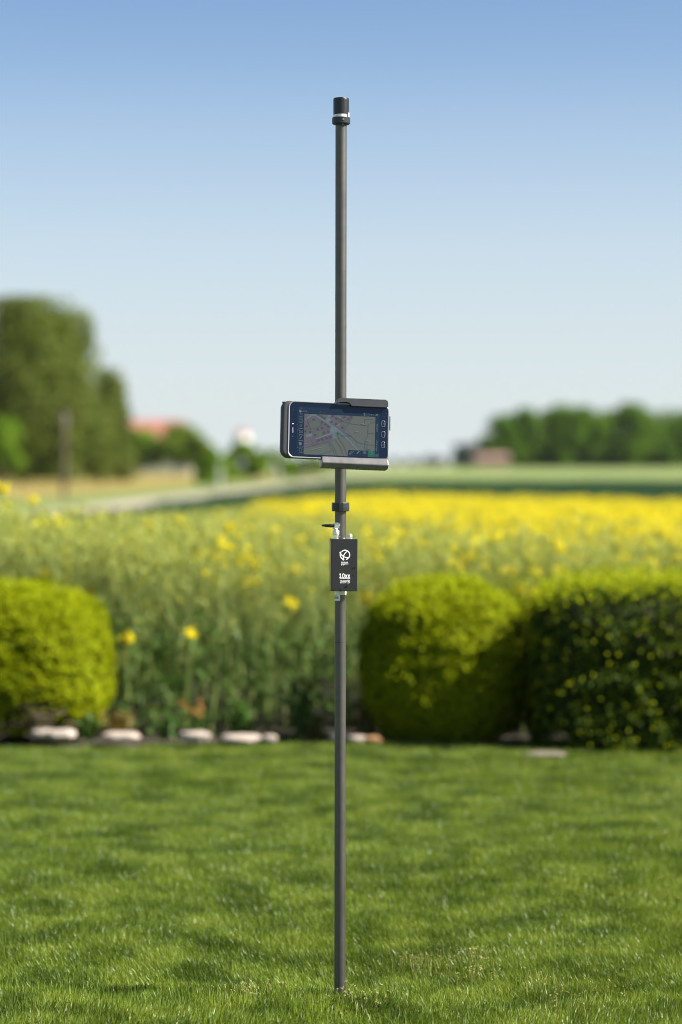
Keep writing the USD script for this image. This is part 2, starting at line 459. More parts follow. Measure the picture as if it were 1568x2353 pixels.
# the lean of the mown grass swirls from place to place
strength = np.clip(0.5 + 1.1 * noise2(X, Y, 2.6, 4) + 0.5 * noise2(X, Y, 6.5, 5), 0, 0.999)
idx = np.clip((strength * 14).astype(int) + rng.integers(-1, 2, n), 0, 13)
yaw = 2.6 * math.pi * noise2(X, Y, 1.7, 6) + 1.2 * noise2(X, Y, 5.0, 7) + rng.normal(0, 0.9, n)
scatter('lawn_grass', protos, idx, np.stack([X, Y, lawn_z(X, Y)], 1), yaw,
        np.stack([np.ones(n), np.ones(n), sc], 1), 'short mown green grass of the lawn around the pole', 'grass', tilt=rng.normal(0, 0.04, (n, 2)), order='clump')

# dry seed heads in the lawn, right of the pole and in front
def seed_tuft(rng, n=26):
    mb = MB()
    for _ in range(n):
        b = np.array([rng.normal(0, 0.05), rng.normal(0, 0.035), 0])
        h = rng.uniform(0.035, 0.065)
        tip = b + [rng.normal(0, 0.014), rng.normal(0, 0.014), h]
        mb.mesh(tube_arrays([b, (b + tip) / 2 + [0.002, 0, 0], tip], [0.0006, 0.0005, 0.0003], 3))
        p = tip + rng.normal(0, 0.003, (5, 3)) - [0, 0, 0.004]
        mb.add(*leaves(p, np.tile([0, -1.0, 0.4], (5, 1)), 0.006, 0.0025, rng, 0.6))
    return mb.get()


sp = []
for px, py, cnt in ((1010, 2200, 2), (1090, 2190, 1), (980, 2230, 1), (1250, 2260, 1), (1300, 2330, 1), (560, 2290, 1), (1420, 2290, 1), (800, 2320, 1)):
    for _ in range(cnt):
        d = CAM_H * FPX / (py + rng.normal(0, 12) - HORIZON)
        sp.append((gx(px + rng.normal(0, 38), d), d))
sp = np.array(sp)
scatter('seed_heads', [[('stalks', seed_tuft(np.random.default_rng(300 + i)), 'straw_look')] for i in range(4)], rng.integers(0, 4, len(sp)),
        np.column_stack([sp, lawn_z(sp[:, 0], sp[:, 1])]), rng.uniform(0, 6.28, len(sp)), rng.uniform(0.8, 1.1, len(sp)),
        'pale dry seed heads standing in the short lawn grass', 'grass', order='tuft')


# ------------------------------------------------------------------ rapeseed
def rape(rng, bloom, height=1.0, branches=8, low_leaves=7, spread=0.16):
    """A rapeseed plant one metre tall: stem with branches, pods, flower heads, leaves."""
    stem, pods, flowers, leaf = MB(), MB(), MB(), MB()
    bend = rng.normal(0, 0.05, 2)
    line = lambda t: np.array([bend[0] * t * t, bend[1] * t * t, t])
    stem.mesh(tube_arrays([line(t) for t in (0, 0.33, 0.66, 1.0)], [0.0058, 0.0048, 0.0035, 0.0016], 4))
    tips = [(line(0.80), line(1.0))]
    for k in range(branches):
        t0 = rng.uniform(0.38, 0.82)
        a = rng.uniform(0, 2 * math.pi)
        out = np.array([math.cos(a), math.sin(a), 0])
        p0 = line(t0)
        top = min(t0 + rng.uniform(0.22, 0.42), rng.uniform(0.86, 1.04))
        r = rng.uniform(0.5, 1.2) * spread
        p1 = p0 + out * r * 0.7 + [0, 0, (top - t0) * 0.4]
        p2 = p0 + out * r + [0, 0, top - t0]
        stem.mesh(tube_arrays([p0, p1, p2], [0.003, 0.0025, 0.0012], 3))
        tips.append((p1 + (p2 - p1) * 0.25, p2))
    for p0, p1 in tips:
        n = rng.integers(11, 18)
        t = rng.uniform(0, 0.85 if bloom > 0.3 else 1.0, n)
        c = p0 + (p1 - p0) * t[:, None]
        a = rng.uniform(0, 2 * math.pi, n)
        dirs = np.stack([np.cos(a), np.sin(a), rng.uniform(0.5, 1.3, n)], 1)
        dirs /= np.linalg.norm(dirs, axis=1, keepdims=True)
        L = rng.uniform(0.035, 0.065, n)[:, None]
        side = np.cross(dirs, rng.normal(0, 1, (n, 3)))
        side /= np.linalg.norm(side, axis=1, keepdims=True)
        e = c + dirs * L
        m = c + dirs * L * 0.55
        v = np.stack([c, m + side * 0.0028, e, m - side * 0.0028], 1).reshape(-1, 3)
        k = np.arange(n)[:, None] * 4
        pods.add(v, np.vstack([k + [0, 1, 2], k + [0, 2, 3]]))
        nf = rng.poisson(16 * bloom)
        if nf:
            fp = p1 + rng.normal(0, 1, (nf, 3)) * [0.016, 0.016, 0.013]
            for _ in range(2):
                flowers.add(*leaves(fp, np.tile([0, 0, 0.8], (nf, 1)), 0.019, 0.014, rng, 0.9, 0.2))
    for _ in range(low_leaves):
        t0 = rng.uniform(0.04, 0.62)
        a = rng.uniform(0, 2 * math.pi)
        out = np.array([math.cos(a), math.sin(a), 0])
        s = np.array([-math.sin(a), math.cos(a), 0])
        p0 = line(t0)
        L, w = rng.uniform(0.09, 0.17) * (1.2 - t0), rng.uniform(0.025, 0.045)
        p1, p2 = p0 + out * L * 0.5 + [0, 0, 0.05], p0 + out * L + [0, 0, rng.uniform(-0.05, 0.05)]
        v = [p0, p1 - s * w / 2, p1 + s * w / 2, p2]
        leaf.add(v, [[0, 1, 2], [1, 3, 2]])
    parts = [('stem', stem, 'rape_stem_look'), ('pods', pods, 'rape_pod_look'), ('leaves', leaf, 'rape_leaf_look')]
    if flowers.n:
        parts.append(('flowers', flowers, 'rape_flower_look'))
    out = []
    for nm, mb, mt in parts:
        if mb.n:
            v, f = mb.get()
            out.append((nm, (v * height, f), mt))
    return out


rape_protos = []
for i in range(6):
    rape_protos.append(rape(np.random.default_rng(500 + i), [0.0, 0.0, 0.01, 0.0, 0.02, 0.04][i]))
for i in range(6):
    rape_protos.append(rape(np.random.default_rng(600 + i), [0.8, 1.1, 1.0, 1.3, 0.6, 1.2][i]))
rng = np.random.default_rng(21)


def far_edge(x):
    return np.interp(x, [-8, -3.5, -1.6, 0.6, 4.5, 12], [24, 25, 27, 38, 32, 32])


pts = []
for (d0, d1, dens) in ((11.15, 12.2, 55), (12.2, 14.5, 48), (14.5, 20, 38), (20, 38.5, 26)):
    half = 0.1412 * d1 + 0.9
    cnt = int((d1 - d0) * 2 * half * dens)
    x, d = rng.uniform(-half, half, cnt), rng.uniform(d0, d1, cnt)
    ok = (np.abs(x) < 0.1412 * d + 0.9) & (d < far_edge(x) + rng.normal(0, 0.5, cnt)) & (x > road_x(d) + 3.2)
    pts.append(np.stack([x[ok], d[ok]], 1))
pts = np.vstack(pts)
x, d = pts[:, 0], pts[:, 1]
start = np.interp(x, [-3.2, -1.8, -0.6, 0.6, 1.7, 4.0], [60, 40, 22.5, 15.2, 12.6, 13.2])
pb = 1 / (1 + np.exp(-(d - start - 1.2 * noise2(x, d, 0.9, 8)) / 1.3))
pb = np.interp(x / d, [-0.15, -0.05, 0.02], [0.02, 0.03, 0.06]) + 0.93 * pb
bloom = rng.uniform(0, 1, len(x)) < pb
idx = np.where(bloom, rng.integers(6, 12, len(x)), rng.integers(0, 6, len(x)))
u_ = x / d
near = np.interp(u_, [-0.15, -0.10, -0.04, 0.15], [1.02, 0.95, 0.84, 0.82])
back = np.interp(u_, [-0.15, -0.06, -0.02, 0.15], [0.62, 0.72, 0.76, 0.74])
H = near + (back - near) * np.clip((d - 12.5) / 9.0, 0, 1) + 0.05 * noise2(x, d, 0.8, 9) + rng.normal(0, 0.05, len(x))
H = np.where(d > 20, np.minimum(H, back + 0.05), H)
scatter('rapeseed_crop', rape_protos, idx, np.column_stack([x, d, np.full(len(x), -0.04)]), rng.uniform(0, 6.28, len(x)), np.clip(H, 0.45, 1.25),
        'dense rapeseed crop with green pods and yellow bloom behind the lawn', 'crop', tilt=rng.normal(0, 0.10, (len(x), 2)), order='plant')

# single plants whose yellow heads stand out in front of the green crop
heads = [(293, 1462, 11.05, 'low rapeseed plant with a bright yellow head, right of the left ball bush'),
         (427, 1450, 11.1, 'low rapeseed plant with a yellow head, midway between left ball bush and pole'),
         (217, 1350, 11.35, 'rapeseed plant with one yellow head just above the right shoulder of the left ball bush'),
         (93, 1315, 11.4, 'rapeseed plant with a yellow head above the top of the left ball bush'),
         (157, 1335, 11.3, 'rapeseed plant with a tall column of yellow flowers rising behind the left ball bush'),
         (655, 1385, 11.5, 'rapeseed plant with a single yellow head low left of the black receiver box'),
         (851, 1378, 11.5, 'rapeseed plant with a yellow head above the left edge of the right ball bush'),
         (18, 1118, 11.7, 'tallest rapeseed plant, its yellow head in front of the dark trees at left'),
         (640, 1312, 11.7, 'rapeseed plant with a pair of yellow heads high left of the black receiver box'),
         (540, 1205, 12.2, 'rapeseed plant with a yellow head below the pale farm track')]
for i, (px, py, dd, lab) in enumerate(heads):
    r = np.random.default_rng(700 + i)
    p = at(px, py, dd)
    t = thing('rapeseed_plant', lab, 'plant', (p[0], dd, -0.04))
    hgt = p[2] + 0.04
    parts = rape(r, 0.0, hgt, branches=3, low_leaves=5, spread=0.05)
    top = parts[0][1][0]
    top = top[np.argmax(top[:, 2])]
    nf = 46
    tall = 0.07 if 'column' in lab else 0.0
    fp = top + r.normal(0, 1, (nf, 3)) * [0.014, 0.014, 0.012 + tall] - [0, 0, 0.01]
    if 'pair' in lab:
        fp[:35] += [0.05, 0, 0.01]
    fm = MB()
    fm.add(*leaves(fp, np.tile([0.2, -0.5, 0.7], (nf, 1)), 0.022, 0.017, r, 0.8, 0.2))
    fm.add(*leaves(fp, np.tile([0.2, -0.5, 0.7], (nf, 1)), 0.022, 0.017, r, 0.8, 0.2))
    for nm, m, mt in parts:
        obj(nm, m, mt, t, kind=None if nm == 'stem' else 'stuff')
    obj('flower_head', fm.get(), 'rape_flower_look', t, kind='stuff')

# wheat behind the rapeseed
rng = np.random.default_rng(31)


def wheat_clump(rng, side=0.8, n=130):
    b = np.column_stack([rng.uniform(-side / 2, side / 2, (n, 2)), np.zeros(n)])
    a = rng.uniform(0, 6.28, n)
    s = np.stack([np.cos(a), np.sin(a), np.zeros(n)], 1)
    h = rng.uniform(0.42, 0.6, n)
    m = b + np.column_stack([rng.normal(0, 0.03, (n, 2)), h * 0.6])
    t = m + np.column_stack([rng.normal(0, 0.07, (n, 2)), h * 0.4])
    w = 0.013
    v = np.stack([b - s * w, b + s * w, m - s * w, m + s * w, t], 1).reshape(-1, 3)
    k = np.arange(n)[:, None] * 5
    return v, np.vstack([k + [0, 1, 3], k + [0, 3, 2], k + [2, 3, 4]])


wx, wd = [], []
for d in np.arange(31, 113, 0.66):
    half = 0.1412 * d + 1.5
    xs = np.arange(max(-half, road_x(d) + 3.6), half, 0.66)
    xs = xs + rng.uniform(-0.2, 0.2, len(xs))
    ok = d > far_edge(xs) + 0.7
    wx.append(xs[ok])
    wd.append(np.full(ok.sum(), d) + rng.uniform(-0.2, 0.2, ok.sum()))
wx, wd = np.concatenate(wx), np.concatenate(wd)
scatter('wheat_crop', [[('blades', wheat_clump(np.random.default_rng(800 + i)), 'wheat_look')] for i in range(6)], rng.integers(0, 6, len(wx)),
        np.column_stack([wx, wd, np.full(len(wx), -0.12)]), rng.uniform(0, 6.28, len(wx)), rng.uniform(0.9, 1.1, len(wx)),
        'blue green young wheat crop beyond the yellow rapeseed', 'crop', order='clump')


# ------------------------------------------------------------------ clipped box bushes
def unit_dirs(n, rng):
    v = rng.normal(0, 1, (n, 3))
    return v / np.linalg.norm(v, axis=1, keepdims=True)


def superell(dirs, half, e):
    """Points of a rounded box-like ball: half sizes and exponent (2 = ellipsoid, higher = boxier); also normals."""
    q = np.abs(dirs / half) ** e
    r = q.sum(1) ** (-1.0 / e)
    p = dirs * r[:, None]
    g = np.sign(p) * np.abs(p / half) ** (e - 1) / half
    return p, g / np.linalg.norm(g, axis=1, keepdims=True)


def bush(name, label, c, half, e, n, seed, cut=None, young='box_young_look', bump=0.035, share=0.62, freq=9.0, shoots=0.7, front=0.10, bare=None, cat='bush'):
    """A clipped box bush: leaf shell over twigs and an added dark core that stops light; c its centre."""
    rng = np.random.default_rng(seed)
    base = (c[0], c[1], 0)
    t = thing(name, label, cat, base)
    half = np.asarray(half, float)

    def place(cnt, inset):
        # even cover: sample the box-like surface by area through rejection on a cube map
        p, g = superell(unit_dirs(cnt * 2, rng), half, e)
        w = np.linalg.norm(p, axis=1) ** 2 / np.abs((p / np.linalg.norm(p, axis=1, keepdims=True) * g).sum(1))
        keep = rng.uniform(0, 1, len(p)) < w / np.quantile(w, 0.97)
        p, g = p[keep], g[keep]
        lump = meshkit.noise(p * freq + seed) + 0.6 * meshkit.noise(p * 22.0 + seed)
        p = p + g * (bump * lump - np.abs(rng.normal(0, inset, len(p))))[:, None]
        z = p[:, 2] + c[2]
        ok = z > 0.0
        if bare is not None:
            q = np.linalg.norm((p + [0, 0, c[2]] - bare[0]) / bare[1], axis=1)
            ok &= (q > 1) | (rng.uniform(0, 1, len(p)) < 0.16)
        return p[ok] + [0, 0, c[2]], g[ok]

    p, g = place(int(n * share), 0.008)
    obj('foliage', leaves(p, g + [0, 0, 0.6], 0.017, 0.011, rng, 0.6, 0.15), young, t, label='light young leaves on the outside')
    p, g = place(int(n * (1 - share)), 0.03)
    obj('inner_foliage', leaves(p, g, 0.017, 0.012, rng, 0.8, 0.15), 'box_old_shaded_look', t, label='old leaves beneath the young ones, darkened to stand for inner shade')
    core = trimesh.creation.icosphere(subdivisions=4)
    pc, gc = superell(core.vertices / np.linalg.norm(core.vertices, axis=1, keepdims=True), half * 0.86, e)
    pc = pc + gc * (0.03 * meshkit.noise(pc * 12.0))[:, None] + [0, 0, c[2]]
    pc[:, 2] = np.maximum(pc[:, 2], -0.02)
    obj('light_block_core', (pc, core.faces), 'bush_core_look', t, smooth=True)  # unseen solid added to keep light from leaking through the leaves
    # young shoots standing up from the top
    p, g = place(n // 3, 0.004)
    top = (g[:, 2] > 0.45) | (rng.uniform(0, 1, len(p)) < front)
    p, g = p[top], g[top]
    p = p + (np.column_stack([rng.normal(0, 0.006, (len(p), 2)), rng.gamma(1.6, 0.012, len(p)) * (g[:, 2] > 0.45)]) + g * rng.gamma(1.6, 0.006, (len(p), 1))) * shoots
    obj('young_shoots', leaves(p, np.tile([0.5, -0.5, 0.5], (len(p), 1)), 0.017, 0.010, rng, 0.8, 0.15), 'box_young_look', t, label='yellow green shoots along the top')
    tw = MB()
    for _ in range(60 if c[2] > 0.295 else 40):
        u = unit_dirs(1, rng)[0]
        u[2] = rng.uniform(-0.6, 0.9)
        q, _g = superell(u[None] / np.linalg.norm(u), half, e)
        q = q[0] * 1.0 + [0, 0, c[2]]
        q[2] = max(q[2], 0.04)
        s = np.array([q[0] * 0.35, q[1] * 0.35, max(q[2] * 0.3, 0.0)])
        tw.mesh(tube_arrays([s, (s + q) / 2 + rng.normal(0, 0.01, 3), q], [0.004, 0.003, 0.0012], 4))
    if bare is not None:
        for _ in range(110):
            q = np.asarray(bare[0]) + rng.normal(0, 0.5, 3) * bare[1]
            q[2] = max(q[2], 0.01)
            s = q + rng.normal(0, 0.03, 3) + [0, 0.05, -0.03]
            tw.mesh(tube_arrays([s, q], [0.003, 0.0012], 4))
    obj('twigs', tw.get(), 'twig_look', t, kind='stuff')
    return t


bd = 11.1
bush('box_ball', 'round clipped box bush at the left edge behind the pale stones', (gx(55, bd), bd, 0.295), (0.385, 0.38, 0.33), 2.5, 44000, 41,
     bare=((0.10, -0.34, 0.10), (0.15, 0.14, 0.085)))
bd = 10.90
bush('box_ball', 'round clipped box bush right of the pole, half in the shadow of the hedge', (gx(1020, bd), bd, 0.31), (0.345, 0.37, 0.345), 2.6, 44000, 42)
bush('box_ball', 'small clipped box bush peeping out between the right ball bush and the hedge', (gx(1195, 11.65), 11.65, 0.29), (0.26, 0.25, 0.345), 2.4, 20000, 43)
hd = 10.60
bush('box_hedge', 'squared clipped box hedge at the right edge casting its shadow on the ball bush', (gx(1250, 10.4) + 0.75, hd, 0.30), (0.75, 0.40, 0.36), 7.0, 90000, 44,
     young='box_hedge_look', bump=0.044, share=0.5, freq=15.0, shoots=1.2, front=0.15, cat='hedge')


# ------------------------------------------------------------------ edging stones
def stone(label, px0, px1, py0, py1, seed, mt='stone_look', flat=1.0, cat='stone', name='edging_stone', dd=None):
    d = dd or CAM_H * FPX / (py1 - HORIZON)
    rng = np.random.default_rng(seed)
    m = trimesh.creation.icosphere(subdivisions=3)
    w, h = (px1 - px0) * d / FPX, (py1 - py0) * d / FPX * flat
    v = m.vertices.copy()
    v = np.sign(v) * np.abs(v) ** 0.75
    k = 1 + 0.30 * meshkit.noise(v * 1.7 + seed * 3.1)[:, None] + 0.12 * meshkit.noise(v * 4.0 + seed)[:, None]
    v = v * k
    v /= np.abs(v).max(0)
    v = v * [w / 2, min(w * 0.38, 0.10), h * 0.36] + [gx((px0 + px1) / 2, d), d + 0.05, h * 0.36]
    o = obj(name, (v, m.faces), mt, smooth=40)
    tag(o, label, cat)


stone('broad pale stone before the left ball bush, tallest of the row', 66, 126, 1668, 1704, 1)
stone('pale stone touching the right side of the broad stone by the left ball bush', 100, 172, 1668, 1707, 2)
stone('long low pinkish stone alone right of the two below the left ball bush', 228, 322, 1676, 1707, 3)
stone('wedge shaped pale stone below the orange flowers', 406, 482, 1674, 1709, 4)
stone('long flat whitish stone left of the pole', 505, 603, 1684, 1711, 5)
stone('small whitish stone at the right end of the long flat stone', 597, 638, 1684, 1712, 6)
stone('grey pinkish stone half hidden behind the pole', 757, 803, 1672, 1710, 7)
stone('low flat pinkish stone right of the pole', 798, 846, 1686, 1713, 8)
stone('small orange stone beside the right ball bush', 838, 878, 1688, 1714, 9, mt='stone_orange_look')
stone('flat grey brown slab let into the lawn before the hedge', 1204, 1308, 1722, 1745, 10, mt='slab_look', flat=0.8, name='paving_slab', cat='slab')


# ------------------------------------------------------------------ low plants of the bed
def bed_plant(label, px, py, h, w, n, seed, mt, tip=None, tipn=0, d=10.88):
    rng = np.random.default_rng(seed)
    t = thing('bed_plant', label, 'plant', (gx(px, d), d, -0.03))
    st, fo = MB(), MB()
    k = 9
    ends = []
    for _ in range(k):
        a, r = rng.uniform(0, 6.28), rng.uniform(0.2, 1) * w / 2
        e = np.array([math.cos(a) * r, math.sin(a) * r * 0.6, h * rng.uniform(0.6, 1)])
        st.mesh(tube_arrays([(0, 0, 0), e * [0.4, 0.4, 0.6], e], [0.003, 0.0025, 0.0015], 4))
        ends.append(e)
    ends = np.array(ends)
    c = ends[rng.integers(0, k, n)] * np.column_stack([rng.uniform(0.3, 1.1, (n, 2)), rng.uniform(0.15, 1.05, n)]) + rng.normal(0, 0.015, (n, 3))
    c[:, 2] = np.maximum(c[:, 2], 0.02)
    fo.add(*leaves(c, np.tile([0, -0.4, 0.7], (n, 1)), 0.045, 0.024, rng, 0.7, 0.2))
    obj('stem', st.get(), 'rape_stem_look', t)
    obj('foliage', fo.get(), mt, t)
    if tip:
        tc = ends[rng.integers(0, k, tipn)] * [0.6, 0.6, 1] + rng.normal(0, 0.012, (tipn, 3)) + [0, -0.02, 0.01]
        obj('flowers', leaves(tc, np.tile([0, -0.7, 0.6], (tipn, 1)), 0.026, 0.02, rng, 0.6, 0.3), tip, t)


bed_plant('low plant with a cluster of orange flowers above the wedge shaped stone', 447, 1640, 0.17, 0.13, 70, 51, 'bed_green_look', 'bed_orange_look', 14)
bed_plant('low reddish brown leaved plant above the long pinkish stone', 262, 1655, 0.12, 0.20, 90, 52, 'bed_red_look')
bed_plant('leafy bright green plant right of the orange flowers', 535, 1650, 0.20, 0.24, 150, 53, 'bed_green_look')
bed_plant('tall dark green bushy plant left of the pole behind the lawn edge', 690, 1640, 0.30, 0.30, 170, 54, 'bed_green_look')
bed_plant('plant with rusty leaves tucked right of the pole beside the ball bush', 838, 1610, 0.22, 0.12, 70, 55, 'bed_red_look')
bed_plant('small green leafy plant between the left ball bush and the pinkish stone', 205, 1660, 0.12, 0.14, 80, 56, 'bed_green_look')
bed_plant('small rusty leaved plant just left of the pole behind the grey stone', 735, 1650, 0.13, 0.12, 60, 57, 'bed_red_look')
bed_plant('green weed with yellowish leaves between wedge stone and flat stone', 380, 1650, 0.15, 0.16, 90, 58, 'bed_green_look')


# ------------------------------------------------------------------ trees
def tree(name, label, px, d, w_px, top_px, base_px, mt, seed, n=5000, leaf=0.22, lobes=26, shape='round', cat='tree', group=None, trunk=True, base_z=-0.1, low=0.12):
    """A tree standing at pixel column px, distance d; crown width and top in pixels there."""
    rng = np.random.default_rng(seed)
    s = d / FPX
    W, top = w_px * s, CAM_H - (top_px - HORIZON) * s
    Hh = top - base_z
    t = thing(name, label, cat, (gx(px, d), d, base_z), group=group)
    cz0 = Hh * low
    tr = MB()
    centres, radii = [], []
    for k in range(lobes):
        u = rng.uniform(0, 1) ** (0.8 if low > 0.05 else 1.15)
        z = cz0 + (Hh - cz0) * (0.08 + 0.86 * u)
        f = (z - cz0) / (Hh - cz0)
        prof = math.sin(math.pi * min(0.98, 0.18 + 0.80 * f)) ** 0.6 if shape == 'round' else (1.0 - 0.25 * f) * min(1.0, 3.2 * (1.05 - f)) ** 0.5
        a = rng.uniform(0, 6.28)
        r = math.sqrt(rng.uniform(0.15, 1)) * prof * W / 2 * 0.80
        centres.append((r * math.cos(a), r * math.sin(a) * 0.9, z))
        radii.append(rng.uniform(0.14, 0.24) * min(W, Hh))
    centres, radii = np.array(centres), np.array(radii)
    centres[:, 2] = np.minimum(centres[:, 2], Hh - radii * 0.75)
    if trunk:
        tr.mesh(tube_arrays([(0, 0, -0.1), (0.02 * W, 0, Hh * 0.3), (0, 0.02 * W, Hh * 0.72)], [0.028 * Hh, 0.02 * Hh, 0.006 * Hh], 8))
        for c in centres[::2]:
            z0 = min(c[2] * 0.7, Hh * 0.6)
            tr.mesh(tube_arrays([(0, 0, z0), c * [0.5, 0.5, 0] + [0, 0, (z0 + c[2]) / 2], c], [0.010 * Hh, 0.006 * Hh, 0.003 * Hh], 5))
        obj('trunk', tr.get(), 'bark_look', t)
    k = rng.choice(lobes, n, p=radii ** 2 / (radii ** 2).sum())
    u = unit_dirs(n, rng)
    rr = radii[k] * rng.uniform(0.35, 1.05, n) ** 0.6 * (1 + 0.25 * meshkit.noise(u * 2.5 + k[:, None] * 3.7))
    p = centres[k] + u * rr[:, None] * ([1, 1, 1.0] if shape != 'weeping' else [0.85, 0.85, 1.5])
    p[:, 2] = np.maximum(p[:, 2], 0.03 * Hh)
    ok = p[:, 2] < Hh * 1.02
    obj('crown', leaves(p[ok], u[ok] + [0, 0, 0.3], leaf, leaf * 0.62, rng, 0.6, 0.1), mt, t)
    return t


# left group
tree('willow_tree', 'tallest dark olive tree of the left group, cut by the picture edge', 48, 150, 330, 690, 1105, 'willow_look', 61, 26000, 0.34, 64, 'weeping', low=0.04)
tree('willow_tree', 'dark olive tree forming the right shoulder of the left group', 150, 153, 215, 715, 1105, 'willow_look', 62, 16000, 0.34, 42, 'weeping', low=0.04)
tree('willow_tree', 'lower dark olive tree at the right end of the left group', 232, 156, 150, 850, 1105, 'willow_look', 63, 9000, 0.32, 30, 'weeping', low=0.04)
tree('leafy_bush', 'bright green bush at the left picture edge in front of the big dark tree', 5, 140, 95, 960, 1105, 'bright_tree_look', 64, 2600, 0.22, 16, cat='bush')
# shrubs before the house
tree('garden_tree', 'green tree between the big dark trees and the red roof', 318, 262, 130, 985, 1085, 'bright_tree_look', 65, 4500, 0.34, 18)
tree('garden_tree', 'dark green tree standing right in front of the red roof', 405, 258, 150, 975, 1085, 'shrub_look', 66, 5600, 0.34, 22)
tree('leafy_bush', 'light green bush at the right end of the dry meadow', 480, 142, 72, 1028, 1105, 'bright_tree_look', 67, 3600, 0.18, 14, cat='bush', low=0.02)
tree('leafy_bush', 'bush right of the red roof sloping down to the track', 452, 240, 120, 1000, 1085, 'shrub_look', 68, 5000, 0.32, 14, cat='bush')
tree('round_tree', 'round green tree below the white tower', 566, 195, 100, 1016, 1098, 'bright_tree_look', 69, 5400, 0.30, 14, low=0.04)
tree('leafy_bush', 'green bush left of the tree below the white tower', 520, 175, 110, 1038, 1100, 'bright_tree_look', 70, 4500, 0.28, 12, cat='bush', low=0.02)
tree('leafy_bush', 'green bush right of the tree below the white tower', 628, 190, 130, 1036, 1100, 'bright_tree_look', 71, 5000, 0.32, 12, cat='bush', low=0.02)
tree('leafy_bush', 'low green bush left of the tablet by the track', 695, 215, 105, 1046, 1096, 'shrub_look', 72, 5000, 0.34, 12, cat='bush', low=0.02)
tree('leafy_bush', 'low brownish bush just behind the tablet left of the pole', 745, 330, 100, 1050, 1080, 'shrub_look', 73, 4500, 0.34, 12, cat='bush', low=0.02)

# right wood: every tree of its front edge
wood = [(1150, 95, 962, 'rounded tree at the left end of the wood on the right'), (1200, 100, 946, 'second tree from the left end of the wood on the right'),
        (1258, 105, 950, 'broad tree of the wood, third from its left end'), (1302, 95, 938, 'tall pointed tree of the wood, fourth from its left end'),
        (1352, 105, 944, 'tree in the middle of the wood on the right'), (1402, 95, 950, 'dark tree of the wood, sixth from its left end'),
        (1448, 100, 936, 'tallest tree of the wood, seventh from its left end'), (1500, 105, 944, 'tree of the wood, next but one to the picture edge'),
        (1555, 105, 948, 'tree of the wood cut by the right picture edge'), (1612, 105, 950, 'tree of the wood just beyond the right picture edge')]
for i, (px, w, top, lab) in enumerate(wood):
    tree('wood_tree', lab, px, 338 + 6 * (i % 3), w + 12, top - 8, 1080, 'forest_look', 80 + i, 5600, 0.46, 28, 'round', group='trees at the edge of the wood', low=0.03)
for i, (px, w, top) in enumerate(((1185, 110, 958), (1280, 110, 948), (1380, 110, 950), (1480, 110, 945), (1580, 110, 948))):
    tree('wood_tree', ['tree deep in the wood behind its left end', 'tree deep in the wood behind the broad third tree', 'tree deep in the wood behind its middle',
                       'tree deep in the wood behind the tallest one', 'tree deep in the wood behind the one at the picture edge'][i],
         px, 356, w, top, 1080, 'forest_look', 95 + i, 4500, 0.45, 20, 'round', group='trees inside the wood', low=0.03)
# far trees on the horizon
far = [(1062, 640, 52, 1022, 'far bluish tree left of the small brick barn'), (1098, 650, 55, 1016, 'far bluish tree just behind the small brick barn'),
       (985, 760, 34, 1046, 'tiny far tree on the horizon right of the tablet'), (1012, 800, 30, 1050, 'tiny far tree on the horizon left of the bluish trees'),
       (905, 900, 36, 1053, 'faint far tree on the horizon just right of the pole'), (945, 900, 30, 1052, 'faint far tree midway between pole and bluish trees')]
for i, (px, d, w, top, lab) in enumerate(far):
    tree('far_tree', lab, px, d, w, top, 1072, 'far_tree_look', 110 + i, 3200, 0.7, 16, 'round', low=0.02)


# ------------------------------------------------------------------ buildings
def gable(w, dpt, h_wall, h_roof, over, hip):
    """Walls as a box and a roof with hipped ends (hip = how far the ridge stops short)."""
    walls = trimesh.creation.box((w, dpt, h_wall))
    walls.apply_translation((0, 0, h_wall / 2))
    a, b, z0, z1 = w / 2 + over, dpt / 2 + over, h_wall, h_wall + h_roof
    v = np.array([(-a, -b, z0), (a, -b, z0), (a, b, z0), (-a, b, z0), (-a + hip, 0, z1), (a - hip, 0, z1),
                  (-a, -b, z0 + 0.15), (a, -b, z0 + 0.15), (a, b, z0 + 0.15), (-a, b, z0 + 0.15)], float)
    f = [(0, 3, 2), (0, 2, 1), (0, 1, 7), (0, 7, 6), (1, 2, 8), (1, 8, 7), (2, 3, 9), (2, 9, 8), (3, 0, 6), (3, 6, 9), (6, 7, 5), (6, 5, 4), (7, 8, 5), (8, 9, 4), (8, 4, 5), (9, 6, 4)]
    return walls, (v, np.array(f))


d = 300
t = thing('house', 'house with a red tiled roof behind the green shrubs at left', 'house', (gx(358, d), d, -0.1))
w, r = gable(8.6, 7.0, 4.2, 2.35, 0.35, 1.1)
obj('wall', w, 'wall_look', t)
obj('roof', r, 'roof_look', t)
d = 520
t = thing('white_tower', 'white tower with a small pinkish cap above the round tree', 'tower', (gx(557, d), d, -0.1))
obj('wall', lathe([(1.6, 0), (1.6, 6.6), (1.5, 7.2)], 24), 'white_wall_look', t, smooth=30)
obj('roof', lathe([(1.55, 7.2), (1.0, 7.8), (0.3, 8.5), (0.05, 8.8)], 24), 'roof_look', t, smooth=30)
d = 328
t = thing('brick_barn', 'small pinkish brown barn before the left end of the wood', 'barn', (gx(1131, d), d, -0.1))
w, r = gable(4.5, 4.0, 1.75, 0.75, 0.12, 0.1)
obj('wall', w, 'brick_wall_look', t)
obj('roof', r, 'brick_roof_look', t)
d = 84
p = at(148, 950, d)
t = thing('wooden_post', 'brown wooden post with a paler head in front of the big dark trees', 'post', (p[0], d, -0.1))
obj('shaft', lathe([(0.09, -0.2), (0.08, 1.0), (0.075, p[2] - 0.35)], 14), 'post_look', t, smooth=30)
